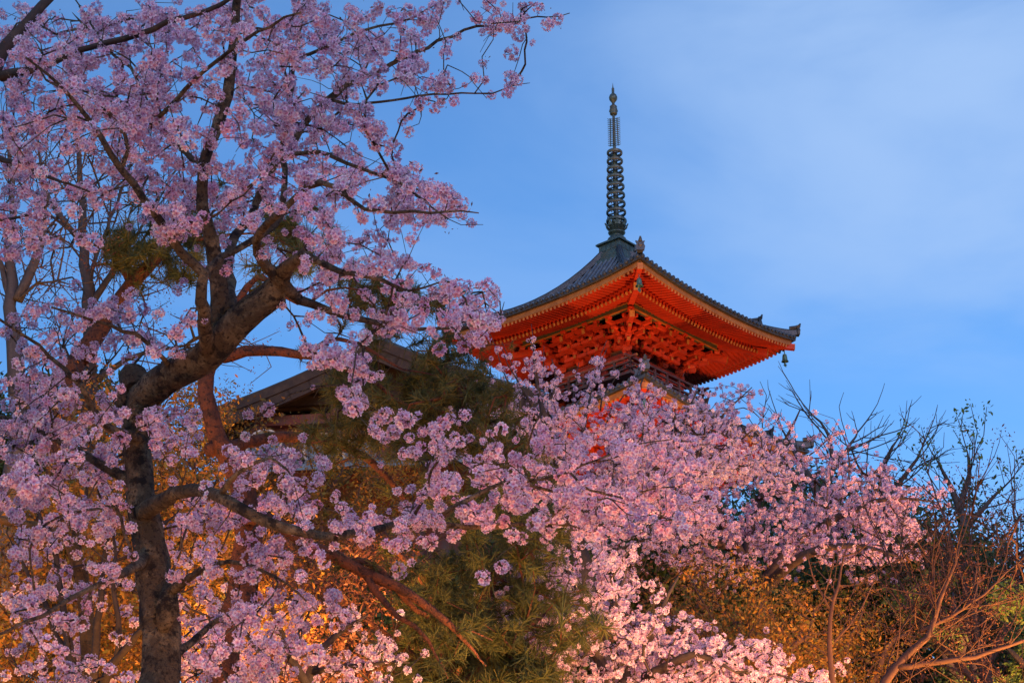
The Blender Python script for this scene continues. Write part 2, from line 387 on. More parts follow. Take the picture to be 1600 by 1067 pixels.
def make_storey(wd, z_floor, z_top, bh, rail, r_half):
    """wd half-width of wall, bh half-width of eave purlin, z in local"""
    h = z_top - z_floor; root = MB()
    zw = z_top - 1.55       # wall plate height under the brackets
    root.box((0, 0, (z_floor - .8 + zw) / 2), (2 * wd - .16, 2 * wd - .16, zw - z_floor + .8))
    root.box((0, 0, zw + .8), (2 * wd - .3, 2 * wd - .3, 1.6), 0)
    st = root.build('storey_wall', M['redold'] if rail else M['red'], pag)
    m = MB()
    cols = [-wd, -wd / 3, wd / 3, wd]
    for k in range(4):
        o, u = side(k)
        for x in cols[:-1]:
            m.lathe([(.16, 0), (.16, zw - z_floor + .4)], o * wd + u * x + [0, 0, z_floor - .4], 12)
        for zz, hh in ((zw, .2), (zw - .32, .16), (z_floor + .12, .18)):
            m.beam(o * (wd + .012) - u * (wd + .2) + [0, 0, zz + k * .003], o * (wd + .012) + u * (wd + .2) + [0, 0, zz + k * .003], .14, hh)
    m.build('pillars', M['red'], st)
    for k in range(4):
        m = MB()
        o, u = side(k); x0, x1 = cols[1] + .18, cols[2] - .18
        z1 = zw - .42; z0 = z_floor + .22
        m.beam(o * (wd + .0) + u * x0 + [0, 0, (z0 + z1) / 2], o * wd + u * x1 + [0, 0, (z0 + z1) / 2], .1, z1 - z0)
        m.build('door', M['green'], st)
    for k in range(4):
        o, u = side(k)
        for (xa, xb) in ((cols[0], cols[1]), (cols[2], cols[3])):
            m = MB()
            z1 = zw - .42; z0 = z_floor + .6
            for i in range(9):
                x = xa + .22 + i * (xb - xa - .44) / 8
                m.beam(o * (wd - .03) + u * x + [0, 0, z0], o * (wd - .03) + u * x + [0, 0, z1], .05, .05, up=(1, 0, 0.01))
            m.build('lattice_window', M['green'], st)
    # three-stepped bracket sets
    step = (bh - wd) / 3
    def bracket(base, o, u, diag):
        m = MB(); ax = np.array([o, u, [0, 0, 1.]]); sc2 = 1.414 if diag else 1
        arm_block(m, base + [0, 0, .24], .38, .26, ax)
        z = .36
        for j in range(1, 4):
            L_ = step * j * sc2
            m.beam(base - o * .25 + [0, 0, z + .06], base + o * (L_ + .14) + [0, 0, z + .06], .15, .17, 0)
            # curved underside knee
            m.beam(base + o * (L_ - .28) + [0, 0, z - .04], base + o * (L_ + .02) + [0, 0, z + .02], .13, .10, 0)
            arm_block(m, base + o * L_ + [0, 0, z + .22], .25, .17, ax)
            # ochre tips
            m.beam(base + o * (L_ + .14) + [0, 0, z + .06], base + o * (L_ + .155) + [0, 0, z + .06], .12, .14, 1)
            if not diag or j < 3:
                for lv in range(0, j + 1):
                    Lb = step * lv * sc2
                    half = .62 if (lv + j) % 2 == 0 else .48
                    if diag: continue
                    c = base + o * Lb + [0, 0, z + .06 + .001 * lv]
                    m.beam(c - u * half, c + u * half, .13, .15, 0)
                    for sx in (-1, 0, 1):
                        arm_block(m, c + u * sx * (half - .1) + [0, 0, .155], .20, .14, ax)
                    for sx in (-1, 1): m.beam(c + u * sx * half, c + u * sx * (half + .012), .10, .12, 1)
            z += .34
        return m
    for k in range(4):
        o, u = side(k)
        for x in cols[1:-1] :
            bracket(o * wd + u * x + [0, 0, zw + .02], o, u, False).build('bracket', [M['red'], M['gold']], st)
        d = norm(o + u); pv = norm(u - o)
        mm = bracket((o + u) * wd + np.array([0, 0, zw + .02]), d, pv, True)
        for (oo, uu) in ((o, u), (u, o)):
            z = .36
            for j in range(1, 4):
                c = (o + u) * wd + np.array([0, 0, zw + .02 + z + .06])
                mm.beam(c - oo * .8, c + oo * (step * j + .12), .13, .15, 0)
                mm.beam(c + oo * (step * j + .12), c + oo * (step * j + .135), .10, .12, 1)
                arm_block(mm, c + oo * step * j + [0, 0, .155], .22, .15, np.array([oo, uu, [0, 0, 1.]]))
                arm_block(mm, c - oo * .6 + [0, 0, .155], .22, .15, np.array([oo, uu, [0, 0, 1.]]))
                # beam parallel to the wall on each step
                z += .34
        # angled tail rafter with ochre head
        b0 = (o + u) * wd + np.array([0, 0, zw + 1.25]); e0 = (o + u) * (bh + .28) + np.array([0, 0, zw + .92])
        mm.beam(b0, e0, .20, .26, 0); mm.beam(e0, e0 + norm(e0 - b0) * .03, .205, .265, 1)
        mm.build('corner_bracket', [M['red'], M['gold']], st)
        # slanting tail rafters on the wall sets
        m = MB()
        for x in cols[1:-1]:
            b0 = o * wd + u * x + [0, 0, zw + 1.2]; e0 = o * (bh + .2) + u * x + [0, 0, zw + .95]
            m.beam(b0, e0, .14, .2, 0); m.beam(e0, e0 + norm(e0 - b0) * .02, .145, .205, 1)
        # longitudinal ties
        for j in (1, 2):
            L_ = wd + step * j
            m.beam(o * L_ - u * (L_ + .4) + [0, 0, zw + .02 + .36 + .34 * j + .1 + k * .003], o * L_ + u * (L_ + .4) + [0, 0, zw + .02 + .36 + .34 * j + .1 + k * .003], .12, .13, 0)
        m.build('tie_beams', [M['red'], M['gold']], st)
    # eave purlin, green with ochre edges
    m = MB()
    for k in range(4):
        o, u = side(k); z = z_top - .12 + k * .003
        m.beam(o * bh - u * (bh - .11) + [0, 0, z], o * bh + u * (bh - .11) + [0, 0, z], .2, .20, 0)
        for dz in (-.115, ): m.beam(o * (bh + .09) - u * (bh - .0) + [0, 0, z + dz], o * (bh + .09) + u * (bh - .0) + [0, 0, z + dz], .06, .045, 1)
        m.beam(o * (bh + .09) - u * bh + [0, 0, z + .115], o * (bh + .09) + u * bh + [0, 0, z + .115], .06, .045, 1)
    m.build('eave_purlin', [M['green'], M['gold']], st)
    if rail:
        m = MB(); rb = r_half
        zr = z_floor + .15
        m.box((0, 0, zr - .06), (2 * rb + .2, 2 * rb + .2, .12))
        m.build('balcony_floor', M['redold'], st)
        m = MB()
        for k in range(4):
            o, u = side(k)
            for zz, wq, ex in ((.62, .09, .35), (.40, .06, .12), (.16, .08, .25)):
                m.beam(o * rb - u * (rb + ex) + [0, 0, zr + zz + k * .004], o * rb + u * (rb + ex) + [0, 0, zr + zz + k * .004], wq, wq, 0)
                m.beam(o * rb + u * (rb + ex) + [0, 0, zr + zz + k * .004], o * rb + u * (rb + ex + .02) + [0, 0, zr + zz + k * .004], wq * .9, wq * .9, 1)
            for i in range(7):
                x = -rb + i * rb / 3
                m.box(o * rb + u * x + [0, 0, zr + .3], (.09, .09, .62), 0, np.array([o, u, [0, 0, 1.]]))
        m.build('balcony_railing', [M['redold'], M['gold']], st)
    return st
A3, A2, A1 = 5.3, 5.47, 5.65
ZC3, ZC2, ZC1 = 32.46, 27.42, 22.75
make_roof(A3, ZC3, .13, 4.1, True)
make_roof(A2, ZC2, .40, 3.6, False)
make_roof(A1, ZC1, .44, 3.6, False)
make_storey(1.75, 29.2 - Z0, ZC3 - Z0 - .48, 2.9, True, 2.4)
make_storey(1.95, 24.5 - Z0, ZC2 - Z0 - .48, 3.05, True, 2.6)
make_storey(2.2, .7, ZC1 - Z0 - .48, 3.2, False, 0)
m = MB(); m.box((0, 0, .1), (8.6, 8.6, 1.2)); m.box((0, 0, -1.2), (10, 10, 1.5)); m.box((0, 0, .74), (8.8, 8.8, .12)); m.build('podium', M['stone'], pag)
# spire
zb = 36.15 - Z0
m = MB()
for (hw, z0, h) in ((.62, -.6, .6), (.78, -.75, .38), (.56, 0, .42), (.66, .42, .07), (.60, .49, .05)): m.box((0, 0, zb + z0 + h / 2), (2 * hw, 2 * hw, h))
for k in range(4):
    o, u = side(k)
    for x in (-.28, 0, .28): m.box(o * .562 + u * x + [0, 0, zb + .21], (.03, .2, .24), 0, np.array([o, u, [0, 0, 1.]]))
sp = m.build('spire', M['bronze'], pag)
zb += .54
m = MB(); m.lathe([(.44, 0), (.45, .1), (.40, .25), (.28, .36), (.22, .38), (.24, .44), (.34, .5), (.38, .56), (.2, .58), (.1, .6), (.09, 1.2)], (0, 0, zb), 24)
m.build('spire_dome', M['bronze'], sp, smooth=True)
m = MB()
for lay, (r0, r1, z0, z1, n) in enumerate(((.26, .50, .60, 1.02, 8), (.2, .40, .72, 1.2, 8))):
    for i in range(n):
        a = (i + lay * .5) * 2 * math.pi / n; d = np.array([math.cos(a), math.sin(a), 0]); pv = np.array([-d[1], d[0], 0])
        pr = [(r0 * .5, z0, .06), (r0, z0 + .03, .11), (r1 * .86, (z0 + z1) / 2, .13), (r1 * .9, z1 - .12, .08), (r1, z1, .015)]
        V = []
        for (rr, zz, ww) in pr: V += [d * rr - pv * ww + [0, 0, zb + zz], d * (rr + .03) + [0, 0, zb + zz - .01], d * rr + pv * ww + [0, 0, zb + zz]]
        V = np.array(V); V2 = V - d * .035; nV = len(V); F = []
        for j in range(4):
            for c in (0, 1):
                q = [j * 3 + c, j * 3 + c + 1, j * 3 + c + 4, j * 3 + c + 3]; F.append(q); F.append([nV + x for x in q[::-1]])
            F.append([j * 3, j * 3 + 3, nV + j * 3 + 3, nV + j * 3]); F.append([j * 3 + 2, nV + j * 3 + 2, nV + j * 3 + 5, j * 3 + 5])
        m.add(np.concatenate([V, V2]), np.array(F))
m.build('lotus_petals', M['bronze'], sp)
zr0 = zb + 1.12; dzr = .425
for i in range(9):
    rr = .43 - i * .0125; z = zr0 + i * dzr; m = MB()
    m.lathe([(rr - .06, -.055), (rr, -.07), (rr + .02, -.04), (rr + .02, .04), (rr, .07), (rr - .06, .055), (rr - .06, -.055)], (0, 0, z), 28)
    m.lathe([(.085, -.21), (.11, -.10), (.12, 0), (.11, .10), (.085, .22)], (0, 0, z), 14)
    for k in range(4):
        a = k * math.pi / 2 + .2; d = np.array([math.cos(a), math.sin(a), 0])
        m.beam(d * .12 + [0, 0, z], d * (rr - .02) + [0, 0, z], .035, .06)
        m.lathe([(.001, -.17), (.03, -.15), (.02, -.08)], d * (rr) + [0, 0, z], 6)
    m.build('spire_ring', M['bronze'], sp)
zf = zr0 + 9 * dzr - .1
m = MB(); m.lathe([(.08, -4.2), (.07, 0), (.06, 1.7), (.06, 3.0)], (0, 0, zf), 10); m.build('spire_shaft', M['bronze'], sp)
m = MB()
for k in range(4):
    a = k * math.pi / 2 + .5; d = np.array([math.cos(a), math.sin(a), 0]); pv = np.array([-d[1], d[0], 0])
    m.beam(d * .17 + [0, 0, zf + .03], d * .14 + [0, 0, zf + 1.45], .025, .03, up=(1, 0, .01))
    for i in range(15):
        z = zf + .05 + i * .097
        m.beam(d * .06 + [0, 0, z], d * .2 + [0, 0, z + .03], .025, .03)
        m.tube([d * .16 + [0, 0, z], d * .24 + [0, 0, z + .02], d * .29 + [0, 0, z + .07]], [.02, .02, .006], 5)
m.build('flame_fins', M['bronze'], sp)
zq = zf + 1.62
m = MB(); m.lathe([(.07, 0), (.15, .02), (.17, .06), (.15, .11), (.20, .18), (.17, .30), (.15, .36), (.17, .41), (.14, .46), (.07, .5), (.06, .58)], (0, 0, zq), 16)
m.build('spire_bead', M['bronze'], sp, smooth=True)
m = MB(); m.lathe([(.06, .60), (.10, .68), (.12, .70), (.18, .80), (.19, .90), (.15, 1.02), (.06, 1.12), (.03, 1.2), (.025, 1.45), (.004, 1.66)], (0, 0, zq), 16)
m.build('spire_jewel', M['bronze'], sp, smooth=True)
SPIRE_TOP = zq + 1.66 + Z0
# ------------------------------------------------------------------ plant kit
def rnd(a, b): return random.uniform(a, b)
def flower_ball(nf, fr, R, rng, petals=5, pale=(.95, .77, .96), mid=(.50, .10, .26)):
    """a round cluster of five-petalled blossoms: V, F(quads), C"""
    V, F, C = [], [], []; n = 0
    for i in range(nf):
        y = 1 - 2 * (i + .5) / nf; a = i * 2.39996 + rng.uniform(-.3, .3); r = math.sqrt(max(0, 1 - y * y))
        d = np.array([r * math.cos(a), y, r * math.sin(a)]) + rng.normal(0, .18, 3); d /= np.linalg.norm(d)
        h = np.array([0, 0, 1.]) if abs(d[2]) < .8 else np.array([1., 0, 0])
        u = np.cross(d, h); u /= np.linalg.norm(u); v = np.cross(d, u); c = d * R * rng.uniform(.62, 1.0)
        p0 = rng.uniform(0, 6.28); sh = rng.uniform(.88, 1.12)
        for p in range(petals):
            a = p0 + p * 2 * math.pi / petals; t = np.cos(a) * u + np.sin(a) * v; s = np.cross(d, t); wq = .36 * 5 / petals
            lift = rng.uniform(.05, .5)
            V += [c - d * fr * .12, c + (t * .62 + s * wq + d * lift * .5) * fr, c + (t * 1.0 + d * lift) * fr, c + (t * .62 - s * wq + d * lift * .5) * fr]
            F.append([n, n + 1, n + 2, n + 3]); n += 4
            pl = np.array(pale) * sh * rng.uniform(.92, 1.06)
            C += [np.array(mid), pl, pl * [1.02, 1.05, 1.03], pl]
    # stalks and calyces in the middle
    for i in range(max(3, nf // 3)):
        d = norm(rng.normal(size=3)); u = norm(np.cross(d, [.3, .2, .9])); k = R * .95
        V += [u * fr * .07, d * k + u * fr * .07, d * k * 1.05 - u * fr * .07, -u * fr * .07]; F.append([n, n + 1, n + 2, n + 3]); n += 4
        C += [np.array([.16, .07, .05])] * 4
    return np.array(V), np.array(F), np.array(C).clip(0, 1)
_r = np.random.default_rng(5)
BALL_HI = [flower_ball(15, .0185, .040, _r) for _ in range(5)] + [flower_ball(9, .018, .028, _r) for _ in range(2)] + [flower_ball(5, .019, .022, _r), flower_ball(20, .018, .047, _r), flower_ball(12, .0175, .037, _r, 5, (.90, .60, .80))]
BALL_MID = [flower_ball(9, .021, .036, _r, 5) for _ in range(6)]
BALL_LO = [flower_ball(6, .026, .030, _r, 4) for _ in range(5)]
def leaf_clump(n, R, ls, rng, cols):
    V, F, C = [], [], []
    for i in range(n):
        c = rng.normal(0, R * .5, 3); d = norm(rng.normal(size=3)); u = norm(np.cross(d, rng.normal(size=3)))
        s = ls * rng.uniform(.6, 1.3); k = len(V)
        V += [c - d * s, c + u * s * .42, c + d * s, c - u * s * .42]; F.append([k, k + 1, k + 2, k + 3])
        C += [np.array(cols[rng.integers(len(cols))]) * rng.uniform(.75, 1.25)] * 4
    return np.array(V), np.array(F), np.array(C).clip(0, 1)
GREENS = [(.05, .085, .03), (.07, .10, .03), (.035, .065, .03)]
PINES = [(.12, .115, .03), (.16, .13, .035), (.07, .085, .03)]
GOLDS = [(.32, .17, .03), (.25, .11, .02), (.18, .14, .03), (.30, .12, .025)]
LIMES = [(.13, .19, .04), (.17, .22, .05), (.09, .14, .04)]
RUSTS = [(.20, .07, .04), (.16, .06, .045), (.24, .10, .05)]
LEAF = {k: [leaf_clump(n, R, ls, _r, c) for _ in range(4)] for k, n, R, ls, c in (
    ('green', 34, .30, .055, GREENS), ('gold', 26, .16, .024, GOLDS), ('lime', 20, .20, .05, LIMES), ('rust', 20, .14, .018, RUSTS), ('lime_s', 9, .12, .045, LIMES))}
def needle_tuft(n, ln, rng, cols=PINES):
    V, F, C = [], [], []
    ax = np.array([0, 0, 1.])
    for i in range(n):
        d = norm(ax * rng.uniform(.15, 1.3) + rng.normal(0, .75, 3)); s = norm(np.cross(d, rng.normal(size=3))) * .0022; k = len(V)
        b = ax * rng.uniform(-.06, .05); l = ln * rng.uniform(.7, 1.15)
        V += [b - s, b + s, b + d * l + s * .4, b + d * l - s * .4]; F.append([k, k + 1, k + 2, k + 3])
        C += [np.array(cols[rng.integers(len(cols))]) * rng.uniform(.8, 1.2)] * 4
    return np.array(V), np.array(F), np.array(C).clip(0, 1)
TUFT = [needle_tuft(80, .085, _r) for _ in range(5)]

def smooth_path(pts, step):
    """Catmull-Rom through rows [x,y,z,...extra]"""
    p = np.asarray(pts, float)
    if len(p) == 2: p = np.array([p[0], (p[0] + p[1]) / 2, p[1]])
    q = np.concatenate([[2 * p[0] - p[1]], p, [2 * p[-1] - p[-2]]]); o = []
    for i in range(1, len(q) - 2):
        n = max(2, int(np.linalg.norm(q[i + 1][:3] - q[i][:3]) / step))
        for t in np.arange(n) / n:
            a, b, c, d = q[i - 1], q[i], q[i + 1], q[i + 2]
            o.append(.5 * (2 * b + (c - a) * t + (2 * a - 5 * b + 4 * c - d) * t * t + (3 * b - a - 3 * c + d) * t ** 3))
    o.append(p[-1]); return np.array(o)
class Tree:
    """limbs traced as (px,py,distance,radius in m); twigs grow from them to buds"""
    def __init__(s, step=.1, seed=1):
        s.step = step; s.rng = np.random.default_rng(seed); s.pos = np.zeros((60000, 3)); s.par = np.full(60000, -1); s.dir = np.zeros((60000, 3))
        s.n = 0; s.limbs = []; s.isl = np.zeros(60000, bool); s.lr = np.zeros(60000)
    def push(s, p, par, d, limb=False, r=0):
        i = s.n; s.pos[i] = p; s.par[i] = par; s.dir[i] = d; s.isl[i] = limb; s.lr[i] = r; s.n += 1; return i
    def limb(s, pts, wob=.015, world=False):
        a = np.asarray(pts, float); W = a.copy()
        if not world: W[:, :3] = PP(a[:, :3])
        w = smooth_path(W, s.step); T = norm(np.gradient(w[:, :3], axis=0))
        k = len(w); nz = np.cumsum(s.rng.normal(0, wob, (k, 3)), 0); nz -= np.linspace(0, 1, k)[:, None] * nz[-1]; w[:, :3] += nz * .6
        w[:, 3] = np.maximum(w[:, 3], .002); s.limbs.append(w); par = -1
        for i in range(k): par = s.push(w[i, :3], par, T[i], True, w[i, 3])
        return w
    def grow(s, buds, maxlen=1.6, curve=.45, droop=0, wander=.012):
        """connect every bud to the nearest wood with a curved twig; returns bud node ids"""
        buds = np.asarray(buds); n0 = s.n
        d0 = np.array([((s.pos[:n0] - b) ** 2).sum(1).min() for b in buds]); order = np.argsort(d0); ids = []
        for bi in order:
            b = buds[bi]; dd = b - s.pos[:s.n]; L_ = np.sqrt((dd ** 2).sum(1)) + 1e-6
            cosv = (dd * s.dir[:s.n]).sum(1) / L_
            j = int(np.argmin(L_ * (1.35 - .45 * cosv))); ln = L_[j]
            if ln > maxlen: continue
            k = max(1, int(ln / (s.step * .9))); p0 = s.pos[j]; side_ = norm(s.rng.normal(size=3)) * .10 * ln
            c = p0 + s.dir[j] * ln * curve + side_ + np.array([0, 0, -droop * ln]); par = j; prev = p0
            for i in range(1, k + 1):
                t = i / k; q = (1 - t) ** 2 * p0 + 2 * t * (1 - t) * c + t * t * b + s.rng.normal(0, wander, 3) * (i < k)
                d = norm(q - prev); par = s.push(q, par, d); prev = q
            ids.append(par)
        return np.array(ids)
    def sprout(s, i0, d, ln, lev, up=.25, ang=.65, wob=.10, dens=1.0):
        """recursive upswept twigs"""
        if ln < s.step * 1.2 or s.n > 58000: return
        k = max(2, int(ln / s.step)); par = i0; p = s.pos[i0].copy(); kids = []
        for i in range(k):
            d = norm(d + s.rng.normal(0, wob, 3) + np.array([0, 0, up * .25])); p = p + d * s.step; par = s.push(p, par, d)
            if lev > 0 and i >= 1: kids.append((par, d.copy(), i / k))
        if lev > 0:
            for (j, dd, f) in kids:
                if s.rng.random() < .62 * dens:
                    q = norm(s.rng.normal(size=3)); q = norm(q - dd * q.dot(dd)); nd = norm(dd * math.cos(ang) + q * math.sin(ang))
                    s.sprout(j, nd, ln * (1 - f * .6) * s.rng.uniform(.4, .7), lev - 1, up, ang, wob, dens)
    def sprout_limbs(s, ln, lev, f0=.3, every=2, **kw):
        n = np.where(s.isl[:s.n])[0]; L0 = len(s.limbs[0]); tips = []
        off = 0
        for li, w in enumerate(s.limbs):
            k = len(w)
            if li > 0:
                for i in range(int(k * f0), k, every):
                    j = off + i; dd = s.dir[j]; q = norm(s.rng.normal(size=3)); q = norm(q - dd * q.dot(dd)); a = s.rng.uniform(.4, .9)
                    s.sprout(j, norm(dd * math.cos(a) + q * math.sin(a)), ln * s.rng.uniform(.5, 1) * (1.15 - .5 * i / k), lev, **kw)
                s.sprout(off + k - 1, s.dir[off + k - 1], ln * .7, lev, **kw)
            off += k
    def tips(s):
        m = np.ones(s.n, bool); m[s.par[:s.n][s.par[:s.n] >= 0]] = False; m &= ~s.isl[:s.n]; return np.where(m)[0]
    def twig_mesh(s, rtip=.0022, rmax=.02, sides=3, ex=.42):
        n = s.n; cnt = np.zeros(n); par = s.par
        tw = ~s.isl[:n]
        for i in range(n - 1, -1, -1):
            if tw[i]:
                cnt[i] += 1
                if par[i] >= 0: cnt[par[i]] += cnt[i] if tw[par[i]] else 0
        r = np.minimum(rtip * np.maximum(cnt, 1) ** ex, rmax); ix = np.where(tw & (par[:n] >= 0))[0]
        pr = np.where(tw[par[ix]], r[par[ix]], np.minimum(r[ix] * 1.15, rmax))
        return segs(s.pos[par[ix]], s.pos[ix], pr, r[ix], sides)
    def along(s, w, f0, f1, every, jit, rng=None):
        """buds scattered beside limb w between fractions f0..f1"""
        k = len(w); o = []; L_ = np.linalg.norm(np.diff(w[:, :3], axis=0), axis=1).sum(); n = int(L_ * (f1 - f0) / every)
        for i in range(max(n, 1)):
            j = int((f0 + (f1 - f0) * s.rng.random()) * (k - 1)); o.append(w[j, :3] + norm(s.rng.normal(size=3)) * jit * s.rng.uniform(.25, 1))
        return np.array(o)
def grid_buds(rows, mult, d0, dt, seed, cell=40, wave=0, y0=0, x0=0):
    """rows: {row index: string of digits per 40-px column}"""
    rng = np.random.default_rng(seed); o = []
    for r, st in rows.items():
        for c, ch in enumerate(st):
            if ch in ' 0.': continue
            lam = int(ch) * mult; n = int(lam) + (rng.random() < lam % 1)
            for _ in range(n):
                x, y = x0 + (c + rng.random()) * cell, y0 + (r + rng.random()) * cell
                q = math.sin(x / 23 + 1.7 * math.sin(y / 31 + seed)) * math.sin(y / 19 + 1.5 * math.sin(x / 37 + seed * 2))
                if rng.random() < .78 + .55 * q: o.append((x, y, 0))
    o = np.array(o, float)
    o[:, 2] = d0 + rng.uniform(-dt, dt, len(o)) + wave * np.sin(o[:, 0] / 90 + o[:, 1] / 70)
    return PP(o)
def make_tree(name, label, cat, tree, bark, parts, group=None, base=None, twig=(.0022, .02, 3), limb_sides=10, rough=.08, twig_mat=None):
    """parts: list of (part name, material, builder MB)"""
    b = np.array(base if base is not None else tree.limbs[0][0, :3]); root = empty(name, b)
    tag(root, label, cat, group)
    def fin(o): o.location = -b; return o
    m = MB(); w = tree.limbs[0]; m.tube(w[:, :3], w[:, 3], limb_sides + 4, 0, rough, 3); 
    tr = fin(m.build('trunk', bark, root, smooth=True))
    m = MB()
    for i, w in enumerate(tree.limbs[1:]):
        m.tube(w[:, :3], w[:, 3], limb_sides if w[0, 3] > .03 else 6, 0, rough * .8 if w[0, 3] > .03 else .03, i)
    if tree.n > len(np.concatenate(tree.limbs)):
        V, F = tree.twig_mesh(*twig); m.add(V, F, 1 if twig_mat else 0)
    if m.n: fin(m.build('branches', [bark, twig_mat] if twig_mat else bark, root, smooth=True))
    for (nm, mt, mbx) in parts:
        if mbx.n:
            po = fin(mbx.build(nm, mt, root))
            if nm == 'buds': po['kind'] = 'stuff'
    return root
def blossoms(tree, ids, temps, scale, run=2, gap=.065, sv=.22, m=None):
    """balls on the bud nodes and on some nodes behind them along the twig"""
    m = m or MB(); pts = []
    for i in ids:
        pts.append(tree.pos[i] + tree.rng.normal(0, .006, 3)); j = i
        for k in range(run):
            j2 = tree.par[j]
            if j2 < 0 or tree.isl[j2]: break
            if tree.rng.random() < .8: pts.append(tree.pos[j2] + tree.rng.normal(0, gap * .45, 3))
            j = j2
    pts = np.array(pts); scatter(m, temps, pts, scale * tree.rng.normal(1, sv, len(pts)).clip(.45, 1.5), tree.rng)
    return m
# ------------------------------------------------------------------ near cherry tree, left
T = Tree(.09, 21)
gb = lambda px, py, d: [px, py, d]
D = 10.0
g0 = P(235, 1067, D); g0 = [g0[0] - .05, D + .1, ground(0, D)]
w_ = PP([(238, 1060, D), (242, 960, D), (232, 850, D), (218, 760, D), (215, 690, D), (228, 620, D - .1), (262, 590, D - .25), (320, 550, D - .5), (372, 498, D - .7), (420, 460, D - .8), (440, 435, D - .9), (462, 400, D - .95), (500, 372, D - 1.0)])
rr = [.108, .108, .095, .086, .086, .104, .098, .09, .086, .08, .054, .024, .010]
T.limb([[g0[0], g0[1], g0[2] - .3, .22], [g0[0], g0[1], g0[2] + .5, .16]] + [list(a) + [r] for a, r in zip(w_, rr)], .012, world=True)
def lim(*a, t=None, wob=.015): return (t or T).limb(a, wob)
B = []
# hollow stub and knots
lim((215, 610, D, .10), (208, 585, D + .02, .085), (206, 572, D + .02, .05), wob=.002)
lim((198, 632, D - .02, .06), (186, 618, D - .03, .052), (180, 612, D - .03, .02), wob=.002)
lim((255, 985, D - .06, .03), (262, 950, D - .10, .075), (262, 915, D - .06, .03), wob=.002)
# rising branches
B.append(lim((345, 520, D - .6, .062), (348, 440, D - .7, .052), (320, 330, D - .9, .036), (318, 260, D - 1, .032), (345, 170, D - 1.1, .034), (372, 60, D - 1.2, .026), (380, -60, D - 1.3, .02)))
B.append(lim((322, 545, D - .6, .05), (312, 470, D - 1.0, .034), (318, 425, D - 1.1, .03), (285, 395, D - 1.2, .026), (240, 330, D - 1.4, .022), (175, 240, D - 1.6, .018), (120, 160, D - 1.8, .012), (40, 90, D - 2, .006)))
B.append(lim((318, 425, D - 1.1, .024), (345, 400, D - 1.0, .02), (420, 352, D - .8, .02), (438, 300, D - .7, .02), (444, 160, D - .6, .018), (468, 60, D - .6, .014), (478, -40, D - .5, .01)))
B.append(lim((360, 490, D - .7, .04), (365, 400, D - .2, .032), (400, 330, D, .027), (452, 225, D + .1, .026), (515, 155, D + .2, .024), (560, 122, D + .3, .018), (680, 64, D + .5, .012), (780, 30, D + .6, .008), (855, 24, D + .7, .005), (890, 21, D + .75, .003)))
B.append(lim((515, 155, D + .2, .012), (580, 161, D, .01), (660, 156, D - .2, .008), (745, 152, D - .3, .006), (800, 138, D - .4, .004), (828, 130, D - .4, .002)))
B.append(lim((438, 100, D - .6, .012), (500, 76, D - .4, .011), (560, 50, D - .3, .009), (640, 26, D - .2, .007), (720, -10, D, .004)))
B.append(lim((444, 250, D - .7, .014), (500, 235, D - .9, .013), (560, 262, D - 1.1, .010), (620, 290, D - 1.2, .008), (640, 305, D - 1.3, .006), (700, 342, D - 1.4, .004)))
B.append(lim((440, 440, D - .9, .045), (412, 415, D - 1.0, .03), (400, 380, D - 1.2, .026), (430, 330, D - 1.5, .02), (500, 280, D - 1.7, .016), (560, 320, D - 1.8, .01), (640, 330, D - 1.9, .008), (748, 333, D - 2, .003)))
B.append(lim((440, 440, D - .9, .04), (470, 465, D - .7, .028), (520, 480, D - .5, .022), (600, 500, D - .3, .016), (680, 512, D - .1, .011), (730, 510, D, .007), (768, 496, D, .004)))
B.append(lim((440, 430, D - .9, .05), (480, 400, D - 1.2, .024), (540, 420, D - 1.4, .016), (600, 430, D - 1.5, .012), (640, 455, D - 1.5, .008), (690, 440, D - 1.6, .004)))
B.append(lim((250, 180, D - 1.5, .014), (300, 120, D - 1.8, .012), (380, 65, D - 2.0, .01), (470, 20, D - 2.2, .006)))
B.append(lim((318, 260, D - 1, .02), (260, 210, D - .6, .015), (215, 130, D - .4, .011), (160, 60, D - .2, .007), (110, -10, D, .004)))
# limb sagging to the right across the pines
lw = lim((228, 800, D, .06), (290, 772, D - .5, .04), (345, 775, D - .8, .034), (385, 806, D - .9, .032), (440, 828, D - .9, .028), (500, 836, D - .8, .025), (560, 836, D - .6, .022), (640, 828, D - .2, .02), (720, 826, D + .2, .016), (800, 828, D + .5, .013), (900, 824, D + .8, .010), (1000, 826, D + 1.0, .007))
B.append(lw)
B.append(lim((640, 826, D - .2, .018), (700, 800, D - .3, .016), (760, 765, D - .3, .013), (800, 752, D - .2, .01), (880, 775, D, .009), (980, 770, D + .2, .006), (1080, 755, D + .3, .004)))
B.append(lim((800, 752, D - .2, .009), (860, 745, D - .3, .008), (930, 720, D - .4, .006), (1010, 690, D - .4, .004), (1080, 690, D - .4, .003)))
B.append(lim((860, 826, D + .7, .009), (930, 800, D + .9, .008), (1010, 760, D + 1, .006), (1090, 730, D + 1.1, .004)))
B.append(lim((640, 826, D - .2, .011), (670, 770, D - .6, .009), (690, 715, D - .9, .007), (740, 690, D - 1.0, .004)))
B.append(lim((345, 775, D - .8, .02), (372, 740, D - 1.1, .013), (420, 715, D - 1.2, .009), (450, 735, D - 1.2, .006)))
B.append(lim((790, 755, D - .2, .008), (830, 690, D - .5, .006), (850, 640, D - .7, .004)))
B.append(lim((930, 720, D - .4, .005), (985, 700, D - .6, .004), (1005, 660, D - .7, .003)))
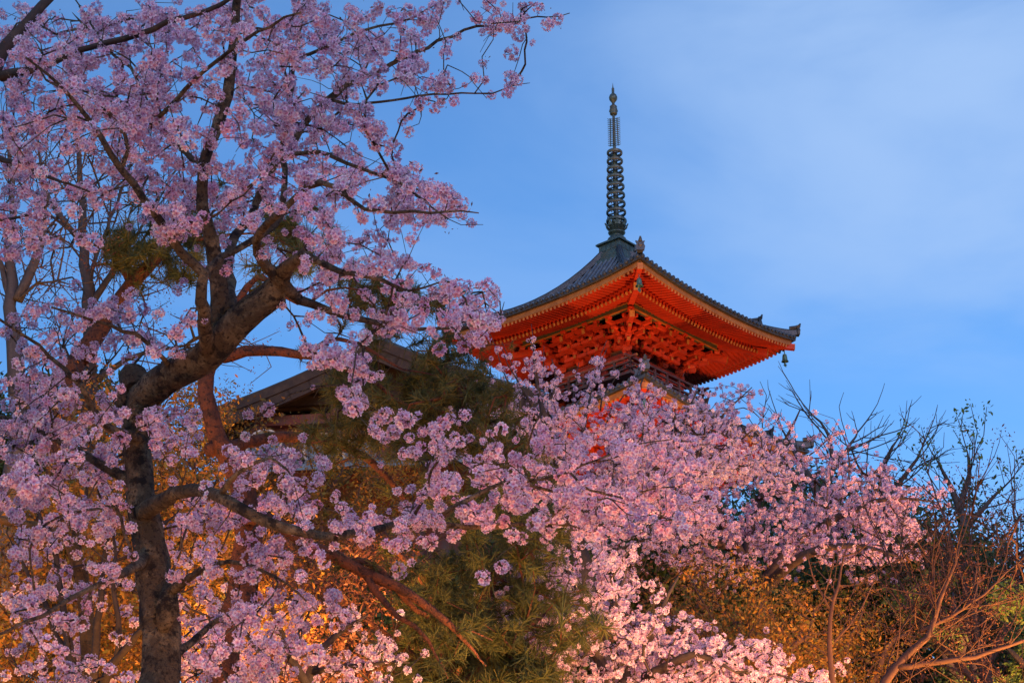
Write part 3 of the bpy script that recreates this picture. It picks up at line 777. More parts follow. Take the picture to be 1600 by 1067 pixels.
# lower sprays to the left of the trunk
B.append(lim((218, 760, D, .04), (150, 720, D + .1, .026), (90, 690, D + .2, .018), (20, 660, D + .3, .012), (-60, 640, D + .3, .008)))
B.append(lim((226, 690, D, .035), (160, 660, D - .4, .022), (120, 600, D - .6, .015), (60, 540, D - .8, .01), (0, 500, D - 1, .006)))
B.append(lim((232, 870, D, .04), (180, 900, D - .5, .02), (110, 930, D - .8, .014), (40, 970, D - 1, .01), (-30, 1000, D - 1.1, .006)))
B.append(lim((245, 940, D, .04), (300, 900, D - .3, .02), (360, 880, D - .5, .013), (430, 900, D - .6, .008), (470, 930, D - .6, .005)))
B.append(lim((240, 1040, D, .04), (300, 1000, D + .3, .022), (360, 960, D + .5, .015), (420, 940, D + .6, .01)))
B.append(lim((265, 590, D - .2, .03), (252, 560, D - .5, .014), (215, 520, D - .7, .012), (150, 500, D - .9, .009), (80, 480, D - 1, .006)))
UP = {0: '3555555544466666555430', 1: '4555555554456665421  ', 2: '56665555555566654331  ', 3: '556656555666663233320',
 4: '5555665456656642', 5: '334566544675666300', 6: '222255566665555400', 7: '3223366677655555410', 8: '23321256676212144530',
 9: '43210033115434430', 10: '11000001004455444', 11: '0000000000030123443200', 12: '0000000000012322366400', 13: '0000000000023321023000', 14: '000000000000565110', 15: '000000000000166100', 16: '0000000000000022'}
LOW = {11: '0133222', 12: '5555452', 13: '6644343', 14: '666300', 15: '676311', 16: '6764665410000002332222333', 17: '66665541036300005534455666550', 18: '6654300003545221065677777770', 19: '55553003345556554467777777760',
 20: '54432004543326776533456777640', 21: '22110001222200023000000', 22: '31101002221300010010000', 23: '43200002133233000', 24: '43200002344300', 25: '31110002433300', 26: '21112002433300', 27: '3322223'}
buds = np.concatenate([grid_buds(UP, 1.0, D - .55, 1.25, 3, wave=.25), grid_buds(LOW, .82, D - .1, .95, 4, wave=.25)])
buds = np.concatenate([buds] + [T.along(w, .3, 1, .11, .14) for w in B])
keep = buds[:, 1] > 6; buds = buds[keep]
ids = T.grow(buds, .6, .35)
T.grow(grid_buds(UP, .45, D - .4, 1.3, 13), .32, .3); T.grow(grid_buds(LOW, .25, D - .1, 1.0, 14), .7, .3)
mb = blossoms(T, ids, BALL_HI, .93, run=2, gap=.07)
# buds and bronze young leaves
lm = MB(); pick = T.rng.choice(ids, len(ids) // 3); scatter(lm, [leaf_clump(5, .05, .012, _r, RUSTS) for _ in range(3)], T.pos[pick] + T.rng.normal(0, .02, (len(pick), 3)), np.ones(len(pick)), T.rng)
make_tree('cherry_tree', 'large old cherry on the left with thick leaning grey trunk and big pink blossom clusters', 'cherry tree', T, M['bark'], [('blossoms', M['petal'], mb), ('young_leaves', M['leaf'], lm)], twig=(.0019, .016, 3), limb_sides=10, rough=.09)
print('near cherry', len(ids), 'buds', mb.n, 'verts')
# second near tree whose branches come in from beyond the left edge
T = Tree(.09, 5); D2 = 9.2
T.limb([[-2.9, D2 + .2, 1.2, .16], [-2.75, D2 + .1, 3.2, .13], list(PP([(-60, 330, D2)])[0]) + [.10], list(PP([(-25, 190, D2)])[0]) + [.075], list(PP([(0, 112, D2)])[0]) + [.052], list(PP([(28, 60, D2)])[0]) + [.036], list(PP([(70, 12, D2)])[0]) + [.03], list(PP([(120, -60, D2)])[0]) + [.024]], .012, world=True)
b1 = lim((0, 118, D2, .035), (60, 105, D2 - .1, .02), (100, 82, D2 - .2, .018), (190, 58, D2 - .3, .018), (260, 38, D2 - .4, .016), (340, 5, D2 - .5, .013), (420, -40, D2 - .6, .008))
b2 = lim((-40, 240, D2, .03), (20, 250, D2 - .3, .014), (70, 270, D2 - .4, .01), (140, 300, D2 - .5, .005))
b3 = lim((-50, 300, D2, .03), (-10, 340, D2 - .2, .012), (50, 330, D2 - .3, .008), (100, 350, D2 - .4, .004))
buds = np.concatenate([T.along(w, .1, 1, .07, .16) for w in (b1, b2, b3)] + [grid_buds({0: '4333333', 1: '4322', 2: '332', 3: '43', 4: '43', 5: '32', 6: '21', 7: '331', 8: '33', 9: '42'}, .5, D2, .5, 9)])
ids = T.grow(buds, 1.2, .4); mb = blossoms(T, ids, BALL_HI, .98, run=2, gap=.07)
make_tree('cherry_tree', 'cherry branches with dark bark reaching in from beyond the upper left corner', 'cherry tree', T, M['bark2'], [('blossoms', M['petal'], mb)], twig=(.0019, .014, 3))

# ------------------------------------------------------------------ upright cherry in front of the pagoda
def area_tree(name, label, seed, step, trunk, limbs, rows, mult, d, dt, temps, scale, bark, bud_run=2, twig=(.004, .03, 3), wave=0, cell=40, extra=None, cat='cherry tree', maxlen=5, mats=None, part='blossoms', along=(.2, .3), group=None, wander=.03):
    global T
    T = Tree(step, seed); T.limb(trunk[0], .03, world=trunk[1]); W = [T.limb(l, .03) for l in limbs]; thin = [w for w, l in zip(W, limbs) if l[0][3] == .014]; W = [w for w, l in zip(W, limbs) if l[0][3] != .014]
    bs = []
    if rows: bs.append(grid_buds(rows, mult, d, dt, seed, wave=wave, cell=cell))
    if along: bs += [T.along(w, .35, 1, along[0], along[1]) for w in W]
    bs += [T.along(w, .1, 1, .075, .07) for w in thin]
    if extra is not None: bs.append(extra)
    ids = T.grow(np.concatenate(bs), maxlen, .45, wander=wander)
    m_ = blossoms(T, ids, temps, scale, run=bud_run, gap=step * .8)
    o = make_tree(name, label, cat, T, bark, [(part, mats or M['petal'], m_)], twig=twig, group=group)
    print(label[:40], len(ids), m_.n); return o
def gtrunk(px, d, py, r, lean=0):
    """world trunk from the ground up to the point seen at px,py"""
    t = P(px, py, d); g = np.array([t[0] + lean, d, ground(t[0], d) - .2]); m_ = (g + t) / 2 + [lean * .2, 0, 0]
    return ([[*g, r * 1.35], [*m_, r], [*t, r * .75]], True)
DM = 24.0
SPR = [[(bx, by, DM + k * .1, .014), ((bx + tx) / 2 + 3, (by + ty) / 2 + 6, DM + k * .1, .009), (tx, ty, DM + k * .1, .004)] for k, (bx, by, tx, ty) in enumerate([
 (838, 600, 830, 506), (800, 610, 766, 522), (815, 620, 784, 534), (812, 640, 742, 578), (780, 660, 706, 622), (842, 610, 850, 540), (868, 620, 862, 560), (895, 620, 905, 566), (915, 610, 948, 532), (928, 620, 975, 570),
 (950, 660, 1012, 556), (980, 660, 1000, 600), (985, 650, 1022, 585), (1000, 660, 1040, 628), (1040, 680, 1092, 600), (1060, 690, 1120, 628), (850, 590, 815, 560), (940, 640, 935, 560)])]
MID = {13: '', 15: '....................1223332', 16: '...................35555555321', 17: '.................34566666655532', 18: '...................245555555543', 19: '....................2444432'}
area_tree('cherry_tree', 'cherry tree with upright sprays of small pale blossom in front of the pagoda', 31, .22, gtrunk(905, DM, 860, .16, .5),
 [[(905, 860, DM, .12), (880, 760, DM, .08), (850, 660, DM, .05), (835, 590, DM, .016), (828, 525, DM, .004)],
  [(880, 760, DM, .07), (830, 690, DM - .5, .05), (785, 630, DM - 1, .03), (745, 575, DM - 1.2, .012)],
  [(890, 790, DM, .07), (905, 700, DM + .4, .05), (925, 620, DM + .6, .016), (948, 545, DM + .7, .004)],
  [(900, 820, DM, .07), (960, 720, DM + .5, .05), (985, 640, DM + .7, .03), (1005, 590, DM + .8, .01)],
  [(905, 840, DM, .06), (1000, 760, DM, .045), (1060, 680, DM, .025), (1090, 610, DM, .01)],
  [(850, 660, DM, .03), (808, 600, DM - .3, .012), (784, 545, DM - .4, .004)],
  [(850, 660, DM, .03), (868, 600, DM, .012), (862, 562, DM, .004)],
  [(785, 630, DM - 1, .02), (750, 640, DM - 1.2, .015), (715, 622, DM - 1.4, .01)]] + SPR,
 MID, 6.2, DM, 1.3, BALL_MID, .92, M['bark2'], wave=.3, along=(.055, .16))
# ------------------------------------------------------------------ broad cherry to the right
DR = 29.0
RT = {15: '...........................221', 16: '.........................33433211', 17: '.........................455444321', 18: '........................34555554333', 19: '........................5555555555554', 20: '.......................3555666666666', 21: '.......................3344566666664', 22: '......................2221122221121'}
area_tree('cherry_tree', 'broad cherry tree right of the pagoda with long low boughs of small pink blossom', 32, .26, gtrunk(1190, DR, 960, .2, .6),
 [[(1190, 960, DR, .16), (1150, 860, DR, .11), (1100, 760, DR - .3, .07), (1090, 680, DR - .5, .04), (1110, 610, DR - .6, .015)],
  [(1180, 930, DR, .12), (1240, 850, DR, .08), (1330, 800, DR - .4, .05), (1400, 780, DR - .6, .03), (1466, 785, DR - .7, .01)],
  [(1180, 930, DR, .12), (1250, 870, DR - 1, .08), (1340, 850, DR - 1.4, .04), (1410, 872, DR - 1.6, .012)],
  [(1160, 880, DR, .08), (1180, 780, DR + .5, .06), (1220, 700, DR + .7, .035), (1250, 640, DR + .8, .012)],
  [(1150, 860, DR, .07), (1080, 840, DR - 1, .05), (1000, 845, DR - 1.4, .02)],
  [(1180, 780, DR + .5, .05), (1270, 740, DR + .6, .03), (1340, 715, DR + .7, .012)],
  [(1090, 700, DR - .5, .03), (1140, 640, DR - .4, .02), (1175, 605, DR - .4, .008)]],
 RT, 6.8, DR, 1.6, BALL_LO, 1.05, M['bark2'], wave=.4, along=(.09, .22))
# ------------------------------------------------------------------ pale cherry at the bottom centre
DF = 18.0
BC = {20: '.....................11', 21: '....................23332', 22: '...................2455443', 23: '..................34555544', 24: '...................356666643', 25: '...................257777777753', 26: '....................6777777777653', 27: '....................6777777777777'}
area_tree('cherry_tree', 'low cherry tree at the bottom centre with dense white to pale pink blossom', 33, .17, gtrunk(960, DF, 1120, .13, .3),
 [[(960, 1120, DF, .1), (930, 1020, DF, .06), (900, 940, DF, .035), (875, 865, DF, .012)],
  [(960, 1110, DF, .08), (1000, 1020, DF, .05), (1030, 960, DF, .03), (1060, 900, DF, .01)],
  [(930, 1020, DF, .05), (860, 970, DF - .4, .03), (805, 925, DF - .6, .01)],
  [(1000, 1060, DF, .06), (1080, 1020, DF - .5, .035), (1150, 1050, DF - .7, .01)],
  [(935, 1000, DF, .04), (960, 930, DF + .3, .025), (985, 870, DF + .4, .01)]],
 BC, 3.9, DF, 1.0, BALL_MID, .9, M['bark2'], wave=.3, along=(.09, .2))
# ------------------------------------------------------------------ small cherries at the lower left
DL = 15.0
area_tree('cherry_tree', 'slender young cherry with loose small blossom at the bottom, right of the leaning trunk', 34, .15, gtrunk(470, DL, 1100, .08, .1),
 [[(470, 1100, DL, .06), (500, 1020, DL, .035), (540, 985, DL, .02), (575, 960, DL, .008)], [(480, 1080, DL, .04), (440, 990, DL - .3, .025), (420, 920, DL - .4, .01)],
  [(490, 1050, DL, .03), (580, 1030, DL - .3, .018), (640, 1035, DL - .4, .006)], [(440, 1050, DL, .03), (380, 980, DL + .2, .02), (350, 920, DL + .3, .008)]],
 {22: '.......1211', 23: '........22221', 24: '......2333333321', 25: '......33444444441', 26: '......33444444441', 27: '......333444443'}, 1.0, DL, .8, BALL_MID, 1.0, M['bark2'], along=(.08, .15))
DK = 12.5
area_tree('cherry_tree', 'multi-stemmed cherry in the lower left corner with thin dark stems and mauve blossom', 35, .13, gtrunk(130, DK, 1100, .07, .1),
 [[(130, 1100, DK, .05), (118, 1000, DK, .03), (100, 880, DK, .02), (60, 740, DK, .012), (30, 620, DK, .006)], [(150, 1110, DK, .04), (150, 980, DK - .3, .025), (165, 860, DK - .4, .016), (160, 760, DK - .5, .007)],
  [(140, 1110, DK, .04), (185, 1000, DK - .4, .022), (180, 900, DK - .5, .014), (172, 790, DK - .5, .006)], [(125, 1050, DK, .03), (60, 950, DK + .2, .02), (20, 850, DK + .3, .01)],
  [(140, 1080, DK, .035), (240, 960, DK - .8, .018), (280, 860, DK - 1, .01), (300, 780, DK - 1, .005)]],
 {13: '2211', 14: '332', 15: '332', 16: '33211222', 17: '3322222', 18: '33332.2', 19: '33332..22', 20: '33333.332', 21: '22112.333', 22: '22112.333', 23: '33101.3333', 24: '33101.3333', 25: '22222.3333', 26: '22222.3333'}, .6, DK, .9, BALL_MID, 1.1, M['bark2'], along=(.12, .15))
# ------------------------------------------------------------------ pines
def plant(name, label, cat, seed, step, trunk, limbs, rows, mult, d, dt, temps, scale, bark, part, pm, run=1, twig=(.004, .03, 3), along=(.2, .3), group=None, wander=.03, maxlen=5, rough=.08, twig_mat=None, curve=.4, spr=None):
    t = Tree(step, seed); t.limb(trunk[0], .03, world=trunk[1]); W = [t.limb(l, .03) for l in limbs]
    bs = [grid_buds(rows, mult, d, dt, seed)] if rows else []
    if along: bs += [t.along(w, .35, 1, along[0], along[1]) for w in W]
    if bs: ids = t.grow(np.concatenate(bs), maxlen, curve, wander=wander)
    if spr: t.sprout_limbs(**spr); ids = t.tips() if not bs else np.concatenate([ids, t.tips()])
    m_ = MB()
    if temps is not None: m_ = blossoms(t, ids, temps, scale, run=run, gap=step * .8)
    return make_tree(name, label, cat, t, bark, [(part, pm, m_)] if temps is not None else [], twig=twig, group=group, rough=rough, twig_mat=twig_mat)
PB = M['barkred']
DP = 13.5
tp = [(350, 1067, DP, .12), (347, 1000, DP, .115), (372, 900, DP, .11), (368, 760, DP, .095), (332, 690, DP, .075), (322, 610, DP, .068), (330, 560, DP, .065), (350, 545, DP, .05)]
w8 = PP([a[:3] for a in tp]); base = [w8[0][0], DP, ground(0, DP) - .2, .16]
plant('pine_tree', 'pine with red-brown floodlit trunk and long crooked limb behind the leaning cherry', 'pine tree', 41, .13,
 ([base] + [[*p, a[3]] for p, a in zip(w8, tp)], True),
 [[(335, 552, DP, .055), (365, 547, DP, .052), (420, 543, DP, .045), (470, 553, DP, .036), (520, 560, DP, .03), (570, 590, DP + .3, .02), (640, 640, DP + .5, .012), (720, 655, DP + .6, .006)],
  [(470, 553, DP, .03), (540, 520, DP, .02), (600, 545, DP, .015), (640, 575, DP, .01), (700, 590, DP, .005)],
  [(340, 545, DP, .05), (370, 480, DP + .3, .035), (400, 430, DP + .3, .025), (460, 470, DP + .3, .016), (540, 450, DP + .4, .01), (600, 470, DP + .4, .005)],
  [(370, 480, DP + .3, .025), (330, 440, DP + .5, .015), (300, 420, DP + .6, .008)],
  [(322, 700, DP, .06), (420, 672, DP + .6, .045), (500, 682, DP + .9, .042), (545, 700, DP + .9, .038), (600, 740, DP + .8, .028), (635, 790, DP + .8, .016)],
  [(374, 800, DP, .07), (430, 812, DP - .3, .055), (480, 838, DP - .2, .052), (520, 862, DP, .05), (575, 895, DP + .1, .046), (640, 935, DP + .3, .038), (695, 975, DP + .4, .026), (735, 1015, DP + .5, .012), (760, 1040, DP + .6, .006)],
  [(575, 893, DP + .1, .035), (600, 935, DP + .1, .026), (650, 975, DP + .2, .02), (690, 1025, DP + .3, .01), (700, 1060, DP + .3, .005)],
  [(555, 882, DP + .1, .03), (600, 900, DP + .2, .03), (650, 960, DP + .5, .024), (710, 985, DP + .6, .012), (770, 1000, DP + .7, .005)]],
 {8: '..........1', 9: '..........21', 10: '..........21.2', 11: '...........0024542', 12: '.............133', 13: '..............211331', 14: '.............332343', 15: '............23333442', 16: '............334444443', 17: '............223344444', 18: '................1.1332'}, 2.0, DP + .3, .7, TUFT, 1.3, PB, 'needles', M['leaf'], run=1, along=(.3, .25), twig=(.0035, .03, 4))
DQ = 17.0
plant('pine_tree', 'spreading pine with olive needles low in the centre under the long blossoming bough', 'pine tree', 42, .16,
 gtrunk(700, DQ, 1100, .18, .6),
 [[(700, 1090, DQ, .1), (690, 960, DQ + .3, .06), (640, 880, DQ + .6, .035), (600, 830, DQ + .8, .012)], [(700, 1050, DQ, .08), (760, 930, DQ, .05), (800, 850, DQ, .02)],
  [(700, 1080, DQ, .07), (620, 1000, DQ - .5, .03), (560, 960, DQ - .6, .01)], [(720, 1070, DQ, .07), (800, 1000, DQ - .5, .04), (850, 960, DQ - .5, .015)]],
 {19: '................1122', 20: '..................2232', 21: '..................2332', 22: '...............1233332', 23: '..............012334442', 24: '................24443332', 25: '...............3344444', 26: '...............4444444', 27: '...............4444444'}, 3.2, DQ, 1.2, TUFT, 1.5, PB, 'needles', M['leaf'], twig=(.004, .03, 4))
plant('pine_tree', 'pine on a bare diagonal trunk with a small dark needle crown at upper left', 'pine tree', 43, .18,
 gtrunk(120, 19, 560, .14, -.4), [[(120, 560, 19, .12), (165, 490, 19, .10), (205, 440, 19, .085), (260, 380, 19, .06), (300, 330, 19.3, .03)], [(205, 440, 19, .06), (180, 400, 19, .03), (140, 380, 19, .012)], [(260, 380, 19, .04), (330, 370, 19, .02), (420, 360, 19, .01)]],
 {7: '........1', 8: '.....2121.331', 9: '....44421.343', 10: '....35441..32'}, 3.0, 19, .7, TUFT, 1.6, PB, 'needles', M['leaf'], twig=(.005, .03, 4))
# ------------------------------------------------------------------ bare and budding trees
RUSTLEAF = [leaf_clump(6, .10, .022, _r, RUSTS) for _ in range(3)]
plant('budding_tree', 'tall dark leafless tree with reddish buds behind the cherry at far left', 'bare tree', 44, .2,
 gtrunk(145, 20, 650, .13, .1), [[(145, 650, 20, .12), (140, 560, 20, .10), (138, 470, 20, .08), (136, 380, 20, .06), (128, 290, 20, .04), (120, 210, 20, .02)], [(140, 480, 20, .05), (185, 400, 20, .03), (230, 340, 20, .012)], [(136, 390, 20, .04), (80, 310, 20, .03), (60, 220, 20, .012)],
  [(140, 600, 20, .05), (200, 560, 20, .03), (290, 540, 20, .015)], [(138, 440, 20, .03), (190, 300, 20.3, .02), (215, 190, 20.3, .008)]],
 {4: '2233331', 5: '33444432', 6: '44444433', 7: '4444444321', 8: '3444444321', 9: '34444443221', 10: '24444444222', 11: '2344555433', 12: '.234555432', 13: '..234555421', 14: '..23455542', 15: '..2345543', 16: '..334444'}, 1.4, 20, 1.5, RUSTLEAF, .75, M['twiggrey'], 'buds', M['leaf'], run=1, twig=(.0042, .05, 3), along=(.3, .4), spr=dict(ln=1.5, lev=2, every=2, up=.2, f0=.15))
plant('budding_tree', 'forked dark leafless tree at the left edge, left of the taller bare trunk', 'bare tree', 45, .2,
 gtrunk(30, 18, 640, .12, .1), [[(30, 640, 18, .11), (28, 540, 18, .09), (20, 440, 18, .06), (18, 330, 18, .04), (10, 200, 18, .015)], [(25, 470, 18, .06), (55, 380, 18, .045), (70, 280, 18, .02)], [(28, 540, 18, .04), (0, 420, 18, .03), (-30, 330, 18, .012)]],
 {4: '2222', 5: '3333', 6: '3333', 7: '33332', 8: '43332', 9: '44432', 10: '44432', 11: '3443', 12: '2332'}, 1.1, 18, 1, RUSTLEAF, .7, M['twiggrey'], 'buds', M['leaf'], twig=(.004, .05, 3), along=(.3, .4), spr=dict(ln=1.4, lev=2, every=2, up=.2, f0=.15))
DB = 36.0
plant('bare_tree', 'leafless tree with fine upswept dark twigs against the sky, right of the pagoda', 'bare tree', 46, .17,
 gtrunk(1290, DB, 840, .22), [[(1290, 840, DB, .14), (1275, 770, DB, .09), (1245, 710, DB, .045), (1222, 670, DB, .015)], [(1280, 790, DB, .12), (1300, 730, DB, .06), (1328, 690, DB, .03), (1340, 675, DB, .015)], [(1300, 720, DB, .06), (1290, 670, DB, .03), (1262, 640, DB, .015)], [(1300, 720, DB, .05), (1350, 690, DB, .03), (1376, 680, DB, .012)], [(1275, 760, DB, .06), (1230, 730, DB + .5, .03), (1190, 690, DB + .5, .012)]],
 None, 0, DB, 1.5, None, 1, M['twiggrey'], '', None, twig=(.0055, .04, 3), along=None, spr=dict(ln=1.7, lev=2, every=2, up=.18, ang=.65, dens=.75, wob=.09))
plant('bare_tree', 'smaller leafless tree with dark fan of twigs between bare tree and leafing tree', 'bare tree', 47, .17,
 gtrunk(1400, DB + 1, 850, .2), [[(1400, 850, DB + 1, .14), (1385, 780, DB + 1, .10), (1380, 730, DB + 1, .06), (1400, 690, DB + 1, .02)], [(1385, 780, DB + 1, .07), (1425, 730, DB + 1, .04), (1440, 700, DB + 1, .015)], [(1390, 800, DB + 1, .06), (1350, 740, DB + 1, .03), (1330, 700, DB + 1, .012)]],
 None, 0, DB + 1, 1.5, None, 1, M['twiggrey'], '', None, twig=(.0055, .04, 3), along=None, spr=dict(ln=1.7, lev=2, every=2, up=.18, ang=.65, dens=.75, wob=.09))
plant('leafing_tree', 'thin tree with sparse fresh green leaves on the skyline at right', 'tree', 48, .3,
 gtrunk(1510, DB, 860, .2), [[(1510, 860, DB, .15), (1500, 800, DB, .10), (1480, 750, DB, .05), (1465, 720, DB, .02)], [(1500, 800, DB, .08), (1515, 740, DB, .05), (1512, 708, DB, .02)], [(1510, 830, DB, .07), (1550, 780, DB, .04), (1570, 760, DB, .015)]],
 None, 0, DB, 1.3, LEAF['lime_s'], 1.1, M['twiggrey'], 'leaves', M['leaf'], run=1, twig=(.007, .05, 3), along=None, spr=dict(ln=1.5, lev=2, every=1, up=.4, ang=.5))
# ------------------------------------------------------------------ floodlit shrubs and small trees
GS = 'floodlit shrubs on the slope'
sh = [
 ('golden leafed shrub with tangled twigs below the round roof tiles', 51, 21, 420, {15: '.......11', 16: '......233111111', 17: '......4543222333', 18: '......44443333443', 19: '......4444445443', 20: '.....34444444443', 21: '......3333333333'}, 'gold', 1.3),
 ('orange leafed shrub behind the lower part of the leaning trunk', 52, 17.5, 300, {15: '..1111221', 16: '..2222333', 17: '....4444', 18: '....444333', 19: '....344433', 20: '....333443', 21: '...4444444', 22: '...3444444', 23: '....44444444', 24: '....44444444'}, 'gold', 1.3),
 ('bright golden shrub in the lower left corner', 53, 16, 80, {18: '.122', 19: '2333', 20: '2333', 21: '2223', 22: '2223', 23: '333344', 24: '444455', 25: '444555', 26: '445555', 27: '445555'}, 'gold', 1.3),
 ('rust and gold shrub at the bottom left of the low pine', 54, 19, 560, {21: '.........2233333', 22: '.........3333334', 23: '.........333334', 24: '.........444444', 25: '........4444444443', 26: '........4444444444', 27: '........4444444444'}, 'rust', 1.7),
 ('yellow leafed shrub right of the low pale cherry', 55, 20, 1180, {22: '..........................1112', 23: '.........................222222', 24: '.........................33333332', 25: '..........................4454433', 26: '...........................455533', 27: '............................55555'}, 'gold', 1.25),
 ('amber shrub under the boughs of the broad right cherry', 56, 22, 1340, {23: '............................11122', 24: '.............................333332', 25: '..............................33333', 26: '..............................33333', 27: '..............................3333'}, 'gold', 1.2),
 ('olive shrub among dark rocks under the broad cherry', 57, 26, 1080, {21: '...................1111', 22: '...................22..22222', 23: '.....................2222222', 24: '.....................1111222'}, 'rust', 1.8)]
for (lb, sd_, d_, px_, rows, kind, sc_) in sh:
    lo = 95 if sd_ >= 54 else 0; sl = .7 if sd_ >= 54 else 1.2
    plant('shrub', lb, 'shrub', sd_, .17, gtrunk(px_, d_, 1120, .06), [[(px_, 1110, d_, .05), (px_ - 20, 960 + lo * .6, d_, .03), (px_ + 10, 850 + lo, d_, .01)], [(px_, 1110, d_, .05), (px_ + 60, 1000, d_, .03), (px_ + 90, 900 + lo, d_, .01)], [(px_, 1110, d_, .045), (px_ - 70, 1020, d_, .02), (px_ - 100, 930 + lo, d_, .01)]],
          rows, 2.1, d_, 1.3, LEAF[kind], sc_ * .85, M['twigbrown'], 'leaves', M['leaf'], run=1, twig=(.0035, .03, 3), along=None, group=GS, spr=dict(ln=sl, lev=2, every=1, up=.2, f0=.1))
DT = 17.0
plant('young_tree', 'slim young tree with pale floodlit stem at lower right', 'tree', 61, .15, gtrunk(1312, DT, 1090, .035),
 [[(1312, 1090, DT, .03), (1298, 1000, DT, .024), (1303, 940, DT, .018), (1312, 890, DT, .012), (1330, 840, DT, .006)], [(1300, 1000, DT, .012), (1345, 950, DT, .009), (1370, 900, DT, .004)], [(1300, 960, DT, .012), (1270, 900, DT, .008), (1262, 860, DT, .003)]],
 {21: '...............................2332', 22: '..............................34443', 23: '..............................34443', 24: '...............................222'}, 1.0, DT, .7, RUSTLEAF, .5, M['twigbrown'], 'buds', M['leaf'], twig=(.003, .015, 3), along=(.15, .3))
plant('young_tree', 'low forked tree with orange floodlit boughs in the lower right', 'tree', 62, .15, gtrunk(1350, DT, 1110, .08),
 [[(1350, 1100, DT, .05), (1400, 1040, DT, .04), (1440, 990, DT, .03), (1480, 910, DT, .018), (1500, 850, DT, .008)], [(1400, 1040, DT, .03), (1500, 1030, DT, .025), (1600, 1000, DT, .015)], [(1440, 990, DT, .02), (1540, 930, DT, .012), (1590, 880, DT, .006)]],
 {20: '...................................33334', 21: '..................................344444', 22: '.................................4555555', 23: '.................................4555555', 24: '..................................555555', 25: '...................................44444', 26: '...................................44444', 27: '...................................44444'}, 1.2, DT + .6, 1.2, RUSTLEAF, .55, M['twigbrown'], 'buds', M['leaf'], twig=(.0022, .02, 3), along=(.15, .3), spr=dict(ln=1.3, lev=2, every=1, up=.25, f0=.1))
plant('young_tree', 'brown leafless tree with dense fine twigs at the lower right edge', 'tree', 63, .2, gtrunk(1540, 24, 1110, .12),
 [[(1540, 1100, 24, .1), (1530, 1000, 24, .06), (1500, 900, 24, .03), (1480, 820, 24, .01)], [(1540, 1060, 24, .06), (1580, 950, 24, .04), (1590, 850, 24, .015)], [(1535, 1080, 24, .05), (1440, 980, 24, .03), (1390, 880, 24, .01)]],
 {19: '....................................1233', 20: '...................................34444', 21: '...................................555555', 22: '..................................5555555', 23: '.................................66666666', 24: '.................................66666666', 25: '................................66666666', 26: '................................66666666'}, 1.7, 24, 1.6, RUSTLEAF, .9, M['twigbrown'], 'buds', M['leaf'], twig=(.0036, .05, 3), along=(.2, .4), spr=dict(ln=2.2, lev=2, every=1, up=.3, f0=.1))
# young cut tree with floodlit trunk, lower left
t = Tree(.12, 64); DY = 12.8
t.limb(gtrunk(135, DY, 1080, .07)[0], .02, world=True)
t.limb([(135, 1080, DY, .062), (132, 1000, DY, .058), (128, 930, DY, .054), (118, 870, DY, .05), (100, 838, DY, .038), (60, 825, DY, .035), (10, 815, DY, .03), (-40, 800, DY, .02)], .015)
t.limb([(120, 872, DY, .05), (118, 830, DY, .03), (130, 780, DY, .012)], .01)
t.grow(grid_buds({20: '2222', 21: '2222', 22: '1111'}, .8, DY, .5, 65), 1.5, .3)
make_tree('young_tree', 'forked tree with smooth orange floodlit trunk in the lower left corner', 'tree', t, mat('smooth_bark', (.30, .15, .055), .8, [(7, (.13, .07, .03), .45, .62), (30, (.06, .035, .02), .55, .68)], (30, .9, .06)), [])
# ------------------------------------------------------------------ evergreens on the hill
def crown_points(n, rx, rz, rng, lobes=9):
    c = [(rng.normal(0, rx * .45), rng.normal(0, rx * .45), rng.uniform(-.5, .75) * rz, rng.uniform(.32, .55) * rx) for _ in range(lobes)]
    o = []
    for i in range(n):
        q = c[rng.integers(lobes)]; d = norm(rng.normal(size=3)); r = q[3] * rng.uniform(.55, 1.05); o.append([q[0] + d[0] * r, q[1] + d[1] * r, q[2] + d[2] * r * .85])
    return np.array(o)
def evergreen(label, x, y, h, rx, kind, seed, n=900, cat='evergreen tree', group='evergreens on the hillside', name='evergreen_tree'):
    rng = np.random.default_rng(seed); g = ground(x, y); root = empty(name, (x, y, g)); tag(root, label, cat, group)
    rz = h * .42; m = MB(); pts = [[0, 0, -.5], [.1, 0, h * .3], [rng.normal(0, .2), rng.normal(0, .2), h * .8]]
    m.tube(smooth_path(pts, .5), np.linspace(.25, .06, len(smooth_path(pts, .5))) * h / 9, 8, 0, .08)
    for i in range(6):
        a = rng.uniform(0, 6.28); z = h * rng.uniform(.3, .6); m.tube([[0, 0, z], [math.cos(a) * rx * .4, math.sin(a) * rx * .4, z + h * .12], [math.cos(a) * rx * .75, math.sin(a) * rx * .75, z + h * .2]], [.09, .06, .02], 5)
    m.build('trunk', M['bark2'], root, smooth=True)
    m = MB(); p = crown_points(n, rx, rz, rng) + [0, 0, h * .58]
    scatter(m, LEAF[kind], p, rng.uniform(.8, 1.5, len(p)) * (.6 if kind == 'lime_s' else 1.25), rng, .22); m.build('crown', M['leaf'], root)
LB = ['dense dark evergreen on the hillside {}', 'broad dark green tree on the hillside {}']
rr_ = np.random.default_rng(77)
